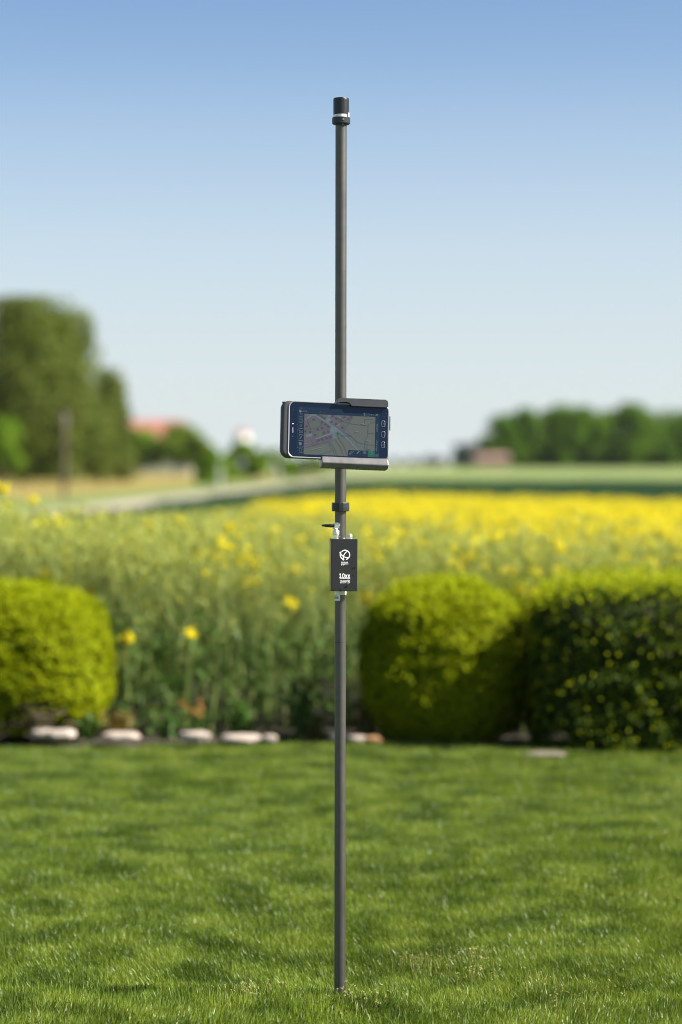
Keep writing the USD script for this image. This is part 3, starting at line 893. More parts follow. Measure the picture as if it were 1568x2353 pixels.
obj('head', lathe([(0.12, p[2] - 0.35), (0.14, p[2] - 0.2), (0.13, p[2] + 0.05), (0.07, p[2] + 0.12)], 14), 'post_cap_look', t, smooth=30)
for px, py, dd, lab in ((506, 1068, 118, 'white roadside post at the left verge of the track, nearest the meadow'),
                        (640, 1063, 165, 'white roadside post at the left verge of the track, nearer the tablet')):
    p = at(px, py, dd)
    t = thing('road_post', lab, 'post', (p[0], dd, -0.08))
    obj('shaft', slab(0.16, p[2] + 0.08, 0.03, -0.06, 0.06, 0.01, c=(0, (p[2] + 0.08) / 2)), 'road_post_look', t, smooth=30)
    obj('reflector', slab(0.07, 0.16, 0.01, -0.068, -0.0605, 0.003, c=(0, p[2] - 0.15)), 'post_look', t)

# ------------------------------------------------------------------ the survey pole and what it carries
PX = 0.00100576                      # metres per pixel of the 1568 px wide picture at the pole


def pz(py):
    return CAM_H - (py - HORIZON) * PX


mat('black_plastic_look', (0.016, 0.017, 0.019), 0.42, (220.0, (0.026, 0.027, 0.029), 0.5), bump=(900.0, 0.15, 0.0006), spec=0.4)
mat('antenna_look', (0.012, 0.012, 0.015), 0.36, bump=(420.0, 0.6, 0.0012), spec=0.45)
mat('collar_look', (0.020, 0.021, 0.028), 0.40, spec=0.4)
mat('dark_metal_look', (0.06, 0.06, 0.065), 0.35, metal=0.6)
mat('steel_look', (0.72, 0.70, 0.64), 0.22, metal=1.0)
mat('knurl_look', (0.80, 0.77, 0.74), 0.40, metal=1.0, bump=(1500.0, 0.8, 0.0006))
mat('sticker_look', (0.82, 0.81, 0.79), 0.5)
mat('print_black_look', (0.02, 0.02, 0.022), 0.6)
mat('print_white_look', (0.85, 0.85, 0.84), 0.5)
mat('tape_look', (0.80, 0.78, 0.72), 0.35)
mat('box_black_look', (0.013, 0.0135, 0.015), 0.50, (35.0, (0.018, 0.0185, 0.020), 0.4), bump=(1400.0, 0.5, 0.0005), spec=0.35)
mat('side_reflection_look', (0.30, 0.18, 0.09), 0.30, metal=0.5)  # tan is the landscape's reflection, painted as base colour
mat('smudge_look', (0.004, 0.004, 0.005), 0.8, spec=0.1)
mat('rubber_look', (0.022, 0.023, 0.026), 0.55)
mat('clamp_look', (0.028, 0.028, 0.033), 0.40, (60.0, (0.042, 0.042, 0.047), 0.4), bump=(500.0, 0.12, 0.0006))
mat('sunlit_lip_look', (0.12, 0.115, 0.115), 0.36, (50.0, (0.18, 0.172, 0.17), 0.4), metal=0.35, bump=(400.0, 0.15, 0.0006))  # paler than the top clamp: sun glare put into the colour
mat('case_look', (0.036, 0.036, 0.040), 0.45, (300.0, (0.048, 0.048, 0.052), 0.4))
mat('rim_look', (0.36, 0.345, 0.335), 0.36, metal=0.55)
mat('button_rim_look', (0.70, 0.64, 0.58), 0.3, metal=0.9)
mat('sky_tinted_glass_look', (0.0045, 0.009, 0.022), 0.07, spec=0.5)  # navy in the base stands in for blue sky mirrored by the glass
mat('side_key_look', (0.18, 0.23, 0.25), 0.35)


def screen(name, c):
    """What the dim display shows, under its glossy glass."""
    mat(name, c, 0.12, spec=0.5)


screen('screen_bar_look', (0.008, 0.014, 0.028))
screen('screen_map_look', (0.062, 0.069, 0.062))
screen('screen_parcel_look', (0.062, 0.056, 0.065))
screen('screen_road_look', (0.074, 0.092, 0.104))
screen('screen_green_look', (0.055, 0.070, 0.050))
screen('screen_house_look', (0.034, 0.036, 0.044))
screen('screen_line_look', (0.040, 0.044, 0.044))
screen('screen_text_look', (0.075, 0.092, 0.112))
screen('screen_blue_look', (0.03, 0.05, 0.19))
screen('screen_lit_green_look', (0.010, 0.060, 0.036))
screen('screen_marker_look', (0.03, 0.11, 0.05))

mat('dust_look', (0.16, 0.16, 0.15), 0.9)
mat('smear_look', (0.095, 0.10, 0.09), 0.6)

# carbon weave: staggered light and dark tows, seen through the pole's own u, v
usdkit.material(stage, '/World/Looks/carbon_look', {
    'tc': ('texture_coordinate', {}),
    'mp': ('mapping', {'rotation': (0.0, 0.0, math.pi / 4)}),
    'br': ('checker_texture', {'scale': 560.0, 'color1': (0.090, 0.085, 0.078), 'color2': (0.145, 0.137, 0.124)}),
    'nz': ('noise_texture', {'scale': 7.0, 'detail': 5.0}),
    'mr': ('map_range', {'from_min': 0.3, 'from_max': 0.7, 'to_min': 0.40, 'to_max': 0.58, 'clamp': True}),
    'p': ('principled_bsdf', {'metallic': 0.85, 'specular_ior_level': 0.5})},
    [('tc.UV', 'mp.vector'), ('mp.vector', 'br.vector'), ('br.color', 'p.base_color'), ('tc.object', 'nz.vector'), ('nz.fac', 'mr.value'), ('mr.result', 'p.roughness')], surface='p.BSDF')

PR = 0.01305                          # pole radius
LEAN = ry(math.radians(0.085))


def uv_tube(r, z0, z1, n=48):
    a = np.linspace(0, 2 * math.pi, n + 1)
    zs = np.linspace(z0, z1, 40)
    A, Z = np.meshgrid(a, zs)
    v = np.stack([r * np.cos(A), r * np.sin(A), Z], -1).reshape(-1, 3)
    uv = np.stack([A * r, Z], -1).reshape(-1, 2)
    i, j = np.meshgrid(np.arange(39), np.arange(n), indexing='ij')
    k = (i * (n + 1) + j).ravel()
    q = np.stack([k, k + 1, k + n + 2, k + n + 1], 1)
    return (v, np.vstack([q[:, [0, 1, 2]], q[:, [0, 2, 3]]])), uv


def bend(m, R, a0):
    """Wraps a flat x (along), z (up), y (out of the face) mesh round a cylinder; a0 = angle from the side facing the lens."""
    v = np.array(m.vertices)
    a = a0 + v[:, 0] / R
    r = R - v[:, 1]
    return trimesh.Trimesh(np.stack([r * np.sin(a), -r * np.cos(a), v[:, 2]], 1), m.faces, process=False)


def dice(poly, step=0.0015):
    """Cuts a polygon into strips so that it can bend."""
    x0, z0, x1, z1 = poly.bounds
    return [p for p in (poly.intersection(sbox(x, z0, min(x + step, x1), z1)) for x in np.arange(x0, x1, step)) if not p.is_empty and p.area > 1e-12]


def patch(poly, R, a0, lift, thick=0.0001):
    return bend(trimesh.util.concatenate([plate(p, -lift - thick, thick) for p in dice(poly)]), R, a0)


def flat_text(s, h, bold=False):
    """Lettering as polygons' mesh in x, z facing -y, starting at the origin."""
    m = text(s, h, bold)
    v = m.vertices
    return trimesh.Trimesh(np.stack([v[:, 0], -v[:, 2], v[:, 1]], 1), m.faces, process=False)


def moved(m, d):
    m = m.copy()
    m.apply_translation(d)
    return m


def mcat(*a):
    return trimesh.util.concatenate(list(a))


pole = thing('survey_pole', 'tall thin dark carbon fibre pole standing upright in the lawn', 'pole', BASE, LEAN)
z_top = pz(292.3)
z_joint = pz(1476)
m, uv = uv_tube(PR, -0.06, z_joint)
obj('lower_tube', m, 'carbon_look', pole, smooth=True, uv=uv)
m, uv = uv_tube(PR * 1.006, z_joint, z_top)
obj('upper_tube', m, 'carbon_look', pole, smooth=True, uv=uv)
obj('joint_ring', lathe([(PR * 1.002, z_joint - 0.0008), (PR * 1.016, z_joint - 0.0004), (PR * 1.016, z_joint + 0.0004), (PR * 1.002, z_joint + 0.0008)]), 'rubber_look', pole, smooth=30)

# antenna on top
top_x = np.array(LEAN @ [0, 0, z_top]) + BASE
ant = thing('antenna', 'black cylindrical antenna with white stickers on top of the pole', 'antenna', top_x, LEAN)
q = 0.0001032
zz = lambda y: (945 - y) * q
obj('neck', lathe([(PR * 0.9, -0.02), (PR * 0.9, -0.0002), (PR * 1.0, 0.0), (PR * 1.0, zz(905)), (PR * 0.9, zz(900))]), 'rubber_look', ant, smooth=30)
Rc = 0.02095
col = lathe([(PR * 0.8, zz(909)), (Rc - 0.0028, zz(909)), (Rc - 0.0004, zz(886)), (Rc, zz(882)), (Rc, zz(762)), (Rc - 0.0012, zz(750)), (0.012, zz(748))], 64)
cl = obj('collar', col, 'collar_look', ant, smooth=30)
Ra = 0.0183
obj('cap', lathe([(Ra - 0.0003, zz(752)), (Ra, zz(745)), (Ra, zz(345)), (Ra - 0.0012, zz(325)), (Ra - 0.0035, zz(314)), (0.001, zz(308))], 64), 'antenna_look', ant, smooth=40)


def radial_screw(R, ang, z, r):
    """Small socket screw set in a round wall: a dark ring and a bright head."""
    a = math.radians(ang)
    ring = lathe([(r * 0.72, 0), (r * 0.72, 0.0006), (r, 0.0006), (r, -0.001)], 20)
    head = lathe([(r * 0.25, -0.0002), (r * 0.3, 0.0001), (r * 0.66, 0.0002), (r * 0.70, -0.001)], 20)
    M = np.eye(4)
    M[:3, :3] = rz(a) @ rx(math.pi / 2)
    M[:3, 3] = (R * math.sin(a), -R * math.cos(a), z)
    ring.apply_transform(M)
    head.apply_transform(M)
    return ring, head


ri, he = radial_screw(Rc - 0.0001, 15.7, zz(812), 0.0029)
obj('screw_socket', ri, 'print_black_look', ant, smooth=30)
obj('screw', he, 'steel_look', ant, smooth=30)
ri, he = radial_screw(PR, 19, zz(915), 0.0021)
obj('screw_socket', ri, 'print_black_look', ant, smooth=30)
obj('screw', he, 'steel_look', ant, smooth=30)
s = obj('sticker', patch(sbox(-1.4 * Ra, zz(746), 0.83 * Ra, zz(692)), Ra, 0.0, 0.00008), 'sticker_look', ant)
tx = flat_text('2024 - 0920', 0.0019)
w = tx.bounds[1][0]
tx.apply_translation((-w / 2, 0, -0.00095))
v = tx.vertices * [-1, 1, -1]
tx = trimesh.Trimesh(v, tx.faces, process=False)
tx = bend(moved(tx, (0, -0.00022, zz(717))), Ra, -0.24)
obj('lettering', tx, 'print_black_look', s)
obj('sticker', patch(sbox(-0.0075, zz(748), 0.0085, zz(652)), Ra, math.radians(85), 0.00008), 'sticker_look', ant)

# ring clamp below the tablet
zr0, zr1 = pz(1174.8), pz(1154.8)
c = LEAN @ np.array([0, 0, zr0]) + BASE
rc = thing('ring_clamp', 'black plastic ring clamp round the pole below the tablet', 'clamp', c, LEAN)
h = zr1 - zr0
Rr = 0.0206
prof = [(PR * 1.01, 0), (Rr - 0.0016, 0.0), (Rr - 0.0004, 0.0012), (Rr, h * 0.48), (Rr - 0.0002, h * 0.52), (Rr - 0.0003, h - 0.0012), (Rr - 0.0012, h), (PR * 1.01, h)]
obj('band', lathe(prof, 14, 0.1), 'black_plastic_look', rc, smooth=16)
obj('seam', lathe([(Rr + 0.0001, h * 0.485), (Rr + 0.00016, h * 0.5), (Rr + 0.0001, h * 0.515), (Rr - 0.002, h * 0.5)], 14, 0.1), 'rubber_look', rc)
sc = trimesh.creation.cylinder(0.0026, 0.010, sections=20)
sc.apply_transform(trimesh.transformations.rotation_matrix(math.pi / 2, (0, 1, 0)))
sc.apply_translation((0, Rr - 0.001, h / 2))
obj('screw', sc, 'dark_metal_look', rc, smooth=30)

# ------------------------------------------------------------------ tablet
K1 = 0.2212e-3 * 0.987
TYAW, TPIT, TROL = math.radians(11), math.radians(-7), math.radians(2.45)
TR = rz(TYAW) @ rx(TPIT) @ ry(TROL)
TLOC = np.array([gx(779.3, 5.505), 5.505, CAM_H - (990.2 - HORIZON) * 5.505 / FPX])
ex = np.array([740, 35.0]); ex /= np.linalg.norm(ex)
ey = np.array([-10.5, 421.0]); ey /= np.linalg.norm(ey)
IM = np.linalg.inv(np.stack([ex, ey], 1))


def L(zx, zy):
    """Point of the tablet's face (x right, z up, metres) from a pixel of the enlarged view of it."""
    s, t = IM @ np.array([zx - 802.0, zy - 585.0])
    return (s * K1 / math.cos(TYAW), -t * K1 / math.cos(TPIT))


def LP(*pts):
    return Polygon([L(*p) for p in pts])


def LL(w, *pts):
    """A line of width w (pixels of the view) as a polygon."""
    return LineString([L(*p) for p in pts]).buffer(w * K1 / 2, cap_style='flat', join_style='mitre')


tab = thing('tablet', 'dark rugged tablet in landscape showing a parcel map, held at the pole', 'tablet', TLOC, TR)
gw, gh = 0.2272, 0.1238
g_c = (L(799, 588)[0], L(799, 588)[1])
obj('case', slab(gw + 0.0085 + 0.0155, gh + 0.0075, 0.0185, 0.0004, 0.0215, 0.0085, c=(g_c[0] - 0.00775 + 0.0004, g_c[1]), es=6), 'case_look', tab, smooth=50)
# raised rim round the glass
outer = [rrect(gw + 0.0072, gh + 0.0064, 0.0150) + [g_c[0], 0.0022, g_c[1]], rrect(gw + 0.0066, gh + 0.0060, 0.0148) + [g_c[0], -0.0006, g_c[1]],
         rrect(gw + 0.0050, gh + 0.0044, 0.0140) + [g_c[0], -0.0013, g_c[1]], rrect(gw + 0.0030, gh + 0.0026, 0.0130) + [g_c[0], -0.0012, g_c[1]],
         rrect(gw, gh, 0.0118) + [g_c[0], 0.0004, g_c[1]]]
obj('rim', loft(outer, caps=False), 'rim_look', tab, smooth=50)
glass = obj('glass', slab(gw + 0.001, gh + 0.001, 0.0122, 0.0, 0.003, 0.0004, c=g_c, es=2), 'sky_tinted_glass_look', tab, smooth=30)


def layer(name, polys, y, mt, parent=None):
    p = unary_union([a.buffer(0) for a in polys]) if isinstance(polys, list) else polys
    return obj(name, plate(p, -y - 0.00004, 0.00004), mt, parent or tab)


MAP = LP((443, 405), (1183, 440), (1172, 862), (433, 826))
scr = LP((372, 330), (1228, 372), (1216, 878), (361, 828))
display = layer('display', scr, 0.00010, 'screen_bar_look')
layer('map', MAP, 0.00018, 'screen_map_look', display)
parcels = LP((443, 410), (955, 432), (905, 510), (850, 600), (800, 585), (795, 625), (745, 672), (735, 690), (700, 702), (560, 735), (437, 768)).intersection(MAP)
layer('parcels', parcels, 0.00024, 'screen_parcel_look', display)
Z6 = lambda x, y: (x * 2.613 / 3.92 + 392.0, y * 2.613 / 3.92 + 209.0)     # from the second, closer view
greens = [LP(*[Z6(*p) for p in ((140, 465), (290, 412), (325, 475), (180, 535))]), LP(*[Z6(*p) for p in ((262, 578), (345, 565), (358, 640), (300, 665))]),
          LP(*[Z6(*p) for p in ((680, 470), (705, 425), (770, 440), (720, 505))])]
layer('green_areas', [a.intersection(MAP) for a in greens], 0.00030, 'screen_green_look', display).SetCustomDataByKey('kind', 'stuff')
roads = [LL(15, *[Z6(*p) for p in ((80, 385), (200, 312), (250, 318), (560, 520), (680, 620), (920, 880))]), LL(11, *[Z6(*p) for p in ((395, 400), (480, 318))]),
         LL(12, *[Z6(*p) for p in ((250, 688), (400, 635), (600, 570))]), LL(10, *[Z6(*p) for p in ((590, 325), (650, 372))]),
         LP(*[Z6(*p) for p in ((470, 550), (500, 490), (590, 540), (560, 575), (480, 595))]), LP(*[Z6(*p) for p in ((510, 625), (560, 600), (580, 660), (530, 695))]),
         LP(*[Z6(*p) for p in ((430, 380), (470, 365), (545, 420), (520, 432), (470, 400), (450, 430), (415, 410))]),
         LP(*[Z6(*p) for p in ((590, 470), (640, 440), (620, 490), (560, 480))]), LP(*[Z6(*p) for p in ((100, 620), (190, 600), (200, 650), (105, 660))])]
layer('map_roads', [a.intersection(MAP) for a in roads], 0.00036, 'screen_road_look', display)
hs = [(222, 387), (350, 337), (395, 367), (350, 430), (112, 490), (285, 540), (350, 520), (405, 460), (447, 497), (505, 417), (575, 370), (648, 403), (702, 347), (768, 378),
      (808, 345), (572, 458), (670, 515), (165, 578), (240, 632), (380, 592), (447, 575), (298, 710), (352, 697), (420, 677), (480, 660), (595, 610), (90, 570), (520, 330), (296, 312)]
houses = []
for i, (x_, y_) in enumerate(hs):
    a = math.radians(30 if i % 3 else -20)
    pts4 = []
    for dx, dy in ((-19, -15), (19, -15), (19, 15), (-19, 15)):
        pts4.append(Z6(x_ + dx * math.cos(a) - dy * math.sin(a), y_ + dx * math.sin(a) + dy * math.cos(a)))
    houses.append(LP(*pts4).intersection(MAP))
layer('map_houses', houses, 0.00042, 'screen_house_look', display)
ln = [((705, 425), (850, 462), (1075, 480), (1080, 465), (1130, 435), (1178, 432)), ((1015, 462), (1015, 382), (1180, 385)), ((1075, 480), (1065, 640), (1025, 720), (1015, 850)),
      ((690, 585), (790, 630), (840, 680), (900, 740), (1010, 775), (1170, 793)), ((1065, 606), (1180, 610)), ((845, 335), (680, 588)), ((550, 690), (640, 830), (680, 950)),
      ((600, 670), (690, 800), (745, 950)), ((440, 745), (520, 860), (545, 940)), ((470, 740), (540, 830), (580, 945)), ((70, 835), (200, 800), (480, 735)), ((310, 932), (465, 882), (510, 895)),
      ((1060, 785), (1045, 850)), ((130, 410), (180, 545)), ((325, 475), (400, 400)), ((90, 550), (240, 520), (420, 440)), ((190, 715), (205, 790), (280, 770), (250, 690)),
      ((340, 650), (400, 745)), ((450, 650), (480, 720)), ((620, 385), (560, 440)), ((700, 425), (600, 360)), ((110, 345), (140, 460)), ((380, 545), (360, 640))]
layer('map_lines', [LL(2.6, *[Z6(*p) for p in a]).intersection(MAP) for a in ln], 0.00048, 'screen_line_look', display)
marker = [LP(*[Z6(*p) for p in a]) for a in (((560, 590), (600, 640), (560, 640)), ((525, 628), (570, 618), (565, 645)), ((585, 640), (625, 670), (590, 655)))]
layer('position_marker', marker, 0.00054, 'screen_marker_look', display)


def ltext(name, s, zx, zy, h_px, mt, parent, turn=0.0, y=0.00054, bold=False):
    m = flat_text(s, h_px * K1, bold)
    M = np.eye(4)
    M[:3, :3] = ry(math.radians(turn))
    m.apply_transform(M)
    u, v = L(zx, zy)
    return obj(name, moved(m, (u, -y, v)), mt, parent)


ltext('map_lettering', '512.614m', 822, 641, 16, 'screen_blue_look', display)
ltext('point_lettering', '4578', 421, 386, 15, 'screen_text_look', display)
ltext('height_lettering', '2.000m', 1088, 421, 16, 'screen_text_look', display)
ltext('clock_lettering', '16:20  Di. 13 Mai', 396, 350, 10, 'screen_line_look', display)
ltext('measure_lettering', 'Messen', 1194, 512, 17, 'screen_text_look', display, turn=90)
ltext('stakeout_lettering', 'Abstecken', 1188, 685, 17, 'screen_text_look', display, turn=90)
ltext('scale_lettering', '31m', 1085, 787, 14, 'screen_line_look', display)
bar = LP((899, 785), (1174, 796), (1172, 862), (896, 848))
layer('tool_bar', bar, 0.00054, 'screen_bar_look', display)
layer('save_button', LP((1102, 793), (1174, 796), (1172, 862), (1100, 858)), 0.00060, 'screen_lit_green_look', display)
ic = [LL(4, (905, 822), (937, 795)), LL(4, (905, 838), (957, 797)), LL(9, (985, 822), (1013, 799)), LL(3, (1058, 803), (1080, 822)), LL(3, (1080, 803), (1058, 822)),
      Point(*L(1069, 813)).buffer(16 * K1).difference(Point(*L(1069, 813)).buffer(13 * K1)), LL(3, (1120, 830), (1120, 803), (1145, 803), (1156, 812), (1156, 832), (1118, 830)), LL(4, (1138, 808), (1138, 824)),
      Point(*L(1195, 843)).buffer(17 * K1).difference(Point(*L(1195, 843)).buffer(14 * K1)), LL(3, (1185, 843), (1205, 843)), LL(3, (1195, 833), (1195, 853)),
      LL(9, (1058, 399), (1078, 399)), LL(8, (1066, 399), (1066, 430)), LL(2.5, (1081, 398), (1081, 430)),
      LP((385, 380), (401, 362), (417, 380), (401, 397)), Point(*L(408, 460)).buffer(13 * K1).difference(Point(*L(408, 460)).buffer(10 * K1)), LL(4, (416, 470), (424, 478)),
      Point(*L(406, 527)).buffer(12 * K1).difference(Point(*L(406, 527)).buffer(9 * K1)), LL(3, (390, 575), (390, 605), (424, 605), (424, 580), (408, 592), (390, 575)), LL(7, (392, 668), (413, 642)),
      LP((388, 702), (413, 704), (412, 733), (387, 731)), LL(3, (388, 766), (412, 768), (411, 796), (387, 794), (388, 766)), LL(5, (398, 408), (424, 408))]
ic += [LL(2.0, (376, y_), (437, y_ + 2)) for y_ in (488, 558, 626, 688)] + [LL(4.5, (390, y_), (424, y_ + 1)) for y_ in (431, 496, 556, 621, 685, 752, 812)]
layer('icons', ic, 0.00066, 'screen_text_look', display).SetCustomDataByKey('kind', 'stuff')
layer('satellite_icon', [LL(7, (1184, 428), (1212, 406)), LL(7, (1188, 408), (1206, 428))], 0.00054, 'screen_marker_look', display)
for (zx, zy), mark in (((1267, 511), 'back'), ((1266, 621), 'home'), ((1264, 731), 'menu')):
    c0 = L(zx, zy)
    kx, kz = 36 * K1 / math.cos(TYAW), 66 * K1
    ring = slab(kx, kz, 0.0031, -0.0006, 0.001, 0.0003, c=c0, es=3)
    b = obj('home_button' if mark == 'home' else mark + '_button', ring, 'button_rim_look', tab, smooth=40)
    obj('key_top', slab(kx - 0.0012, kz - 0.0012, 0.0026, -0.0008, 0.001, 0.0002, c=c0, es=2), 'sky_tinted_glass_look', b, smooth=40)
    if mark == 'back':
        layer('mark', [LL(3, (zx - 5, zy - 3), (zx, zy + 4), (zx + 6, zy - 3))], 0.00085, 'screen_text_look', b)
    if mark == 'menu':
        layer('mark', [LL(2.6, (zx - 6 + k_, zy - 8), (zx - 6 + k_, zy + 8)) for k_ in (0, 6, 12)], 0.00085, 'screen_text_look', b)
layer('earpiece', LL(9, (323, 548), (323, 602)), 0.0001, 'button_rim_look')
layer('sensor', Point(*L(325, 508)).buffer(6 * K1), 0.0001, 'sticker_look')
layer('sensor', Point(*L(322, 640)).buffer(6 * K1), 0.0001, 'screen_parcel_look')
u, v = L(1346, 500)
obj('side_key', slab(0.0030, 0.033, 0.001, 0.004, 0.010, 0.0006, c=(u - 0.0006, v), es=3), 'side_key_look', tab, smooth=40)
# dust and wiped smears on the glass
dr = np.random.default_rng(77)
sm_ = [LL(dr.uniform(3, 7), (x_ + dr.normal(0, 6), y_), (x_ + dr.uniform(18, 46), y_ + dr.normal(0, 6))) for x_, y_ in ((1040, 512), (1055, 520), (560, 768), (580, 760), (1090, 690), (520, 780), (450, 715), (700, 760), (960, 590))]
layer('smears', sm_, 0.00092, 'smear_look').SetCustomDataByKey('kind', 'stuff')
layer('dust', [Point(*L(dr.uniform(300, 1300), dr.uniform(330, 850))).buffer(dr.uniform(1.0, 2.4) * K1) for _ in range(110)], 0.00092, 'dust_look').SetCustomDataByKey('kind', 'stuff')
# pen with a knurled head in its slot at the upper left corner
u, v = L(245, 292)
pen = MB()
for r_, z0, z1, kk in ((0.0055, -0.0002, 0.0038, 24), (0.0034, -0.012, 0.0, 20)):
    pen.mesh(trimesh.Trimesh(lathe([(r_ * 0.94, z0), (r_, z0 + 0.0005), (r_, z1 - 0.0005), (r_ * 0.9, z1)], kk).vertices + [u, 0.009, v], lathe([(r_ * 0.94, z0), (r_, z0 + 0.0005), (r_, z1 - 0.0005), (r_ * 0.9, z1)], kk).faces, process=False))
p0 = thing('stylus', 'knurled dark metal pen head at the upper left corner of the tablet', 'stylus', TLOC, TR)
obj('head', moved(lathe([(0.0051, 0.0), (0.0055, 0.0005), (0.0055, 0.0033), (0.0049, 0.0038)], 24), (u, 0.009, v)), 'dark_metal_look', p0, smooth=12)
obj('shaft', moved(lathe([(0.0032, -0.016), (0.0032, 0.0002)], 20), (u, 0.009, v)), 'rim_look', p0, smooth=40)

# holder
hold = thing('tablet_holder', 'dark clamp holder gripping the tablet above and below at the pole', 'holder', TLOC, TR)
top_poly = LP((775, 288), (782, 262), (800, 247), (826, 244), (1285, 263), (1305, 274), (1312, 292), (1313, 335), (1300, 346), (932, 330), (918, 318), (908, 298), (880, 289), (806, 291), (790, 298), (776, 298))
obj('top_clamp', plate(top_poly, -0.0078, 0.032), 'clamp_look', hold)
obj('top_clamp_face', plate(top_poly.buffer(-0.0007), -0.0085, 0.0007), 'clamp_look', hold)
prof = np.array([(0.0245, 0.0), (-0.0024, 0.0), (-0.0040, -0.0008), (-0.0100, -0.0128), (-0.0104, -0.0150), (-0.0096, -0.0170), (-0.0040, -0.0232), (0.0, -0.0240), (0.0245, -0.0240)])
ua, va = L(617, 884)
ub, vb = L(1313, 872)
zb = L(1100, 873)[1]
rings = []
for k_, (f_, s_) in enumerate(((0.0, 0.80), (0.006, 0.94), (0.02, 1.0), (0.98, 1.0), (0.994, 0.94), (1.0, 0.80))):
    c_ = prof.mean(0)
    pp = (prof - c_) * s_ + c_
    rings.append(np.stack([np.full(len(pp), ua + (ub - ua) * f_), pp[:, 0], pp[:, 1] + zb], 1))
obj('bottom_clamp', loft(rings), 'sunlit_lip_look', hold, smooth=35)
obj('gripping_edge', plate(LP((918, 884), (930, 868), (1313, 876), (1313, 890), (905, 892)), -0.0030, 0.004), 'sunlit_lip_look', hold)
obj('back_plate', slab(0.10, 0.152, 0.01, 0.0217, 0.0265, 0.0015, c=((ua + ub) / 2 + 0.02, (zb + L(1000, 300)[1]) / 2)), 'clamp_look', hold, smooth=40)
wp = TR.T @ (BASE + LEAN @ np.array([0, 0, TLOC[2]]) - TLOC)
arm = tube_arrays([(wp[0], 0.0260, wp[2]), (wp[0], wp[1] - PR, wp[2])], [0.014, 0.014], 20)
obj('arm', arm, 'clamp_look', hold, smooth=40)
pc = lathe([(PR * 1.02, -0.02), (0.0195, -0.02), (0.0205, -0.018), (0.0205, 0.018), (0.0195, 0.02), (PR * 1.02, 0.02)], 24)
M = np.eye(4)
M[:3, :3] = TR.T @ LEAN
M[:3, 3] = wp
pc.apply_transform(M)
obj('pole_clamp', pc, 'black_plastic_look', hold, smooth=40)

# ------------------------------------------------------------------ receiver box
K2 = 0.1291e-3 * 0.991
BY = DIST - PR - 0.034
BLOC = np.array([gx(1200 / 1.74107 + 803 / 4.48 / 1.74107, BY), BY, CAM_H - ((1950 + 1393 / 4.48) / 1.74107 - HORIZON) * BY / FPX])
BYAW = math.radians(9)
BR = rz(BYAW) @ rx(math.radians(-1.0)) @ ry(math.radians(0.6))
rec = thing('receiver_box', 'flat black receiver box with white logo and lettering fixed to the pole', 'receiver', BLOC, BR)


def B(zx, zy):
    """Point of the box's face from a pixel of its enlarged view."""
    e = np.array([zx - 803.0, zy - 1393.0])
    c_, s_ = math.cos(math.radians(0.6)), math.sin(math.radians(0.6))
    x_, y_ = e[0] * c_ + e[1] * s_, -e[0] * s_ + e[1] * c_
    return (x_ * K2 / math.cos(BYAW), -y_ * K2)


bw, bh, bdp = 462 * K2 / math.cos(BYAW), 937 * K2, 0.033
obj('housing', slab(bw, bh, 0.0016, 0.0, bdp, 0.0009, es=4), 'box_black_look', rec, smooth=40)
sp_ = trimesh.creation.box((0.0006, 0.016, bh * 0.955))
sp_.apply_translation((-bw / 2 - 0.0001, bdp * 0.50, -0.001))
obj('side_reflection', sp_, 'side_reflection_look', rec)  # strip painting the mirrored landscape on the black left side


def bl(w, *pts):
    return LineString([B(*p) for p in pts]).buffer(w * K2 / 2, cap_style='round', join_style='round')


def arc(cx, cy, r, a0, a1, n=40):
    a = np.radians(np.linspace(a0, a1, n))
    return [(cx + r * math.cos(t), cy - r * math.sin(t)) for t in a]


def bez(p0, p1, p2, n=24):
    t = np.linspace(0, 1, n)[:, None]
    return [tuple(p) for p in (1 - t) ** 2 * np.array(p0) + 2 * t * (1 - t) * np.array(p1) + t * t * np.array(p2)]


logo = [bl(17, *arc(812, 1210, 83, 132, -72)), bl(15, *arc(812, 1210, 86, 172, 252)), bl(14, *bez((728, 1172), (760, 1255), (868, 1262))), bl(14, *bez((783, 1296), (765, 1200), (862, 1140))),
        Point(*B(729, 1170)).buffer(16 * K2), Point(*B(782, 1293)).buffer(16 * K2)]
obj('logo', plate(unary_union(logo), -0.00012, 0.0001), 'print_white_look', rec)


def btext(name, s, x0, x1, ybase, hpx, bold=0.0):
    m = flat_text(s, 1.0, bold > 0)
    lo, hi = m.bounds
    P0, P1 = B(x0, ybase), B(x1, ybase)
    v = m.vertices.copy()
    v[:, 0] = (v[:, 0] - lo[0]) / (hi[0] - lo[0]) * (P1[0] - P0[0]) + P0[0]
    v[:, 2] = v[:, 2] * hpx * K2 + P0[1]
    v[:, 1] = np.where(v[:, 1] < -0.00005, -0.00012, -0.00002)
    return obj(name, trimesh.Trimesh(v, m.faces, process=False), 'print_white_look', rec)


btext('maker_lettering', 'ppm', 742, 866, 1384, 66)
btext('model_lettering', '10xx', 706, 900, 1622, 76, 1)
btext('zero_lettering', 'zer', 722, 838, 1716, 68)
obj('rule', plate(bl(9, (722, 1637), (900, 1637)), -0.00012, 0.0001), 'print_white_look', rec)
tg = [Point(*B(869, 1689)).buffer(10 * K2), bl(8, *arc(869, 1689, 27, 200, -110))]
obj('target_mark', plate(unary_union(tg), -0.00012, 0.0001), 'print_white_look', rec)
smr = np.random.default_rng(5)
sm = [Point(*B(x_ + smr.normal(0, 8), y_ + smr.normal(0, 8))).buffer(K2 * smr.uniform(6, 12)) for x_, y_ in ((940, 1462), (955, 1450), (990, 1440), (945, 1580), (960, 1590), (830, 1785), (850, 1778), (820, 1795), (735, 1832), (720, 1840), (600, 1835)) for _ in range(2)]
obj('smudges', plate(unary_union(sm), -0.00007, 0.00005), 'smudge_look', rec, kind='stuff')
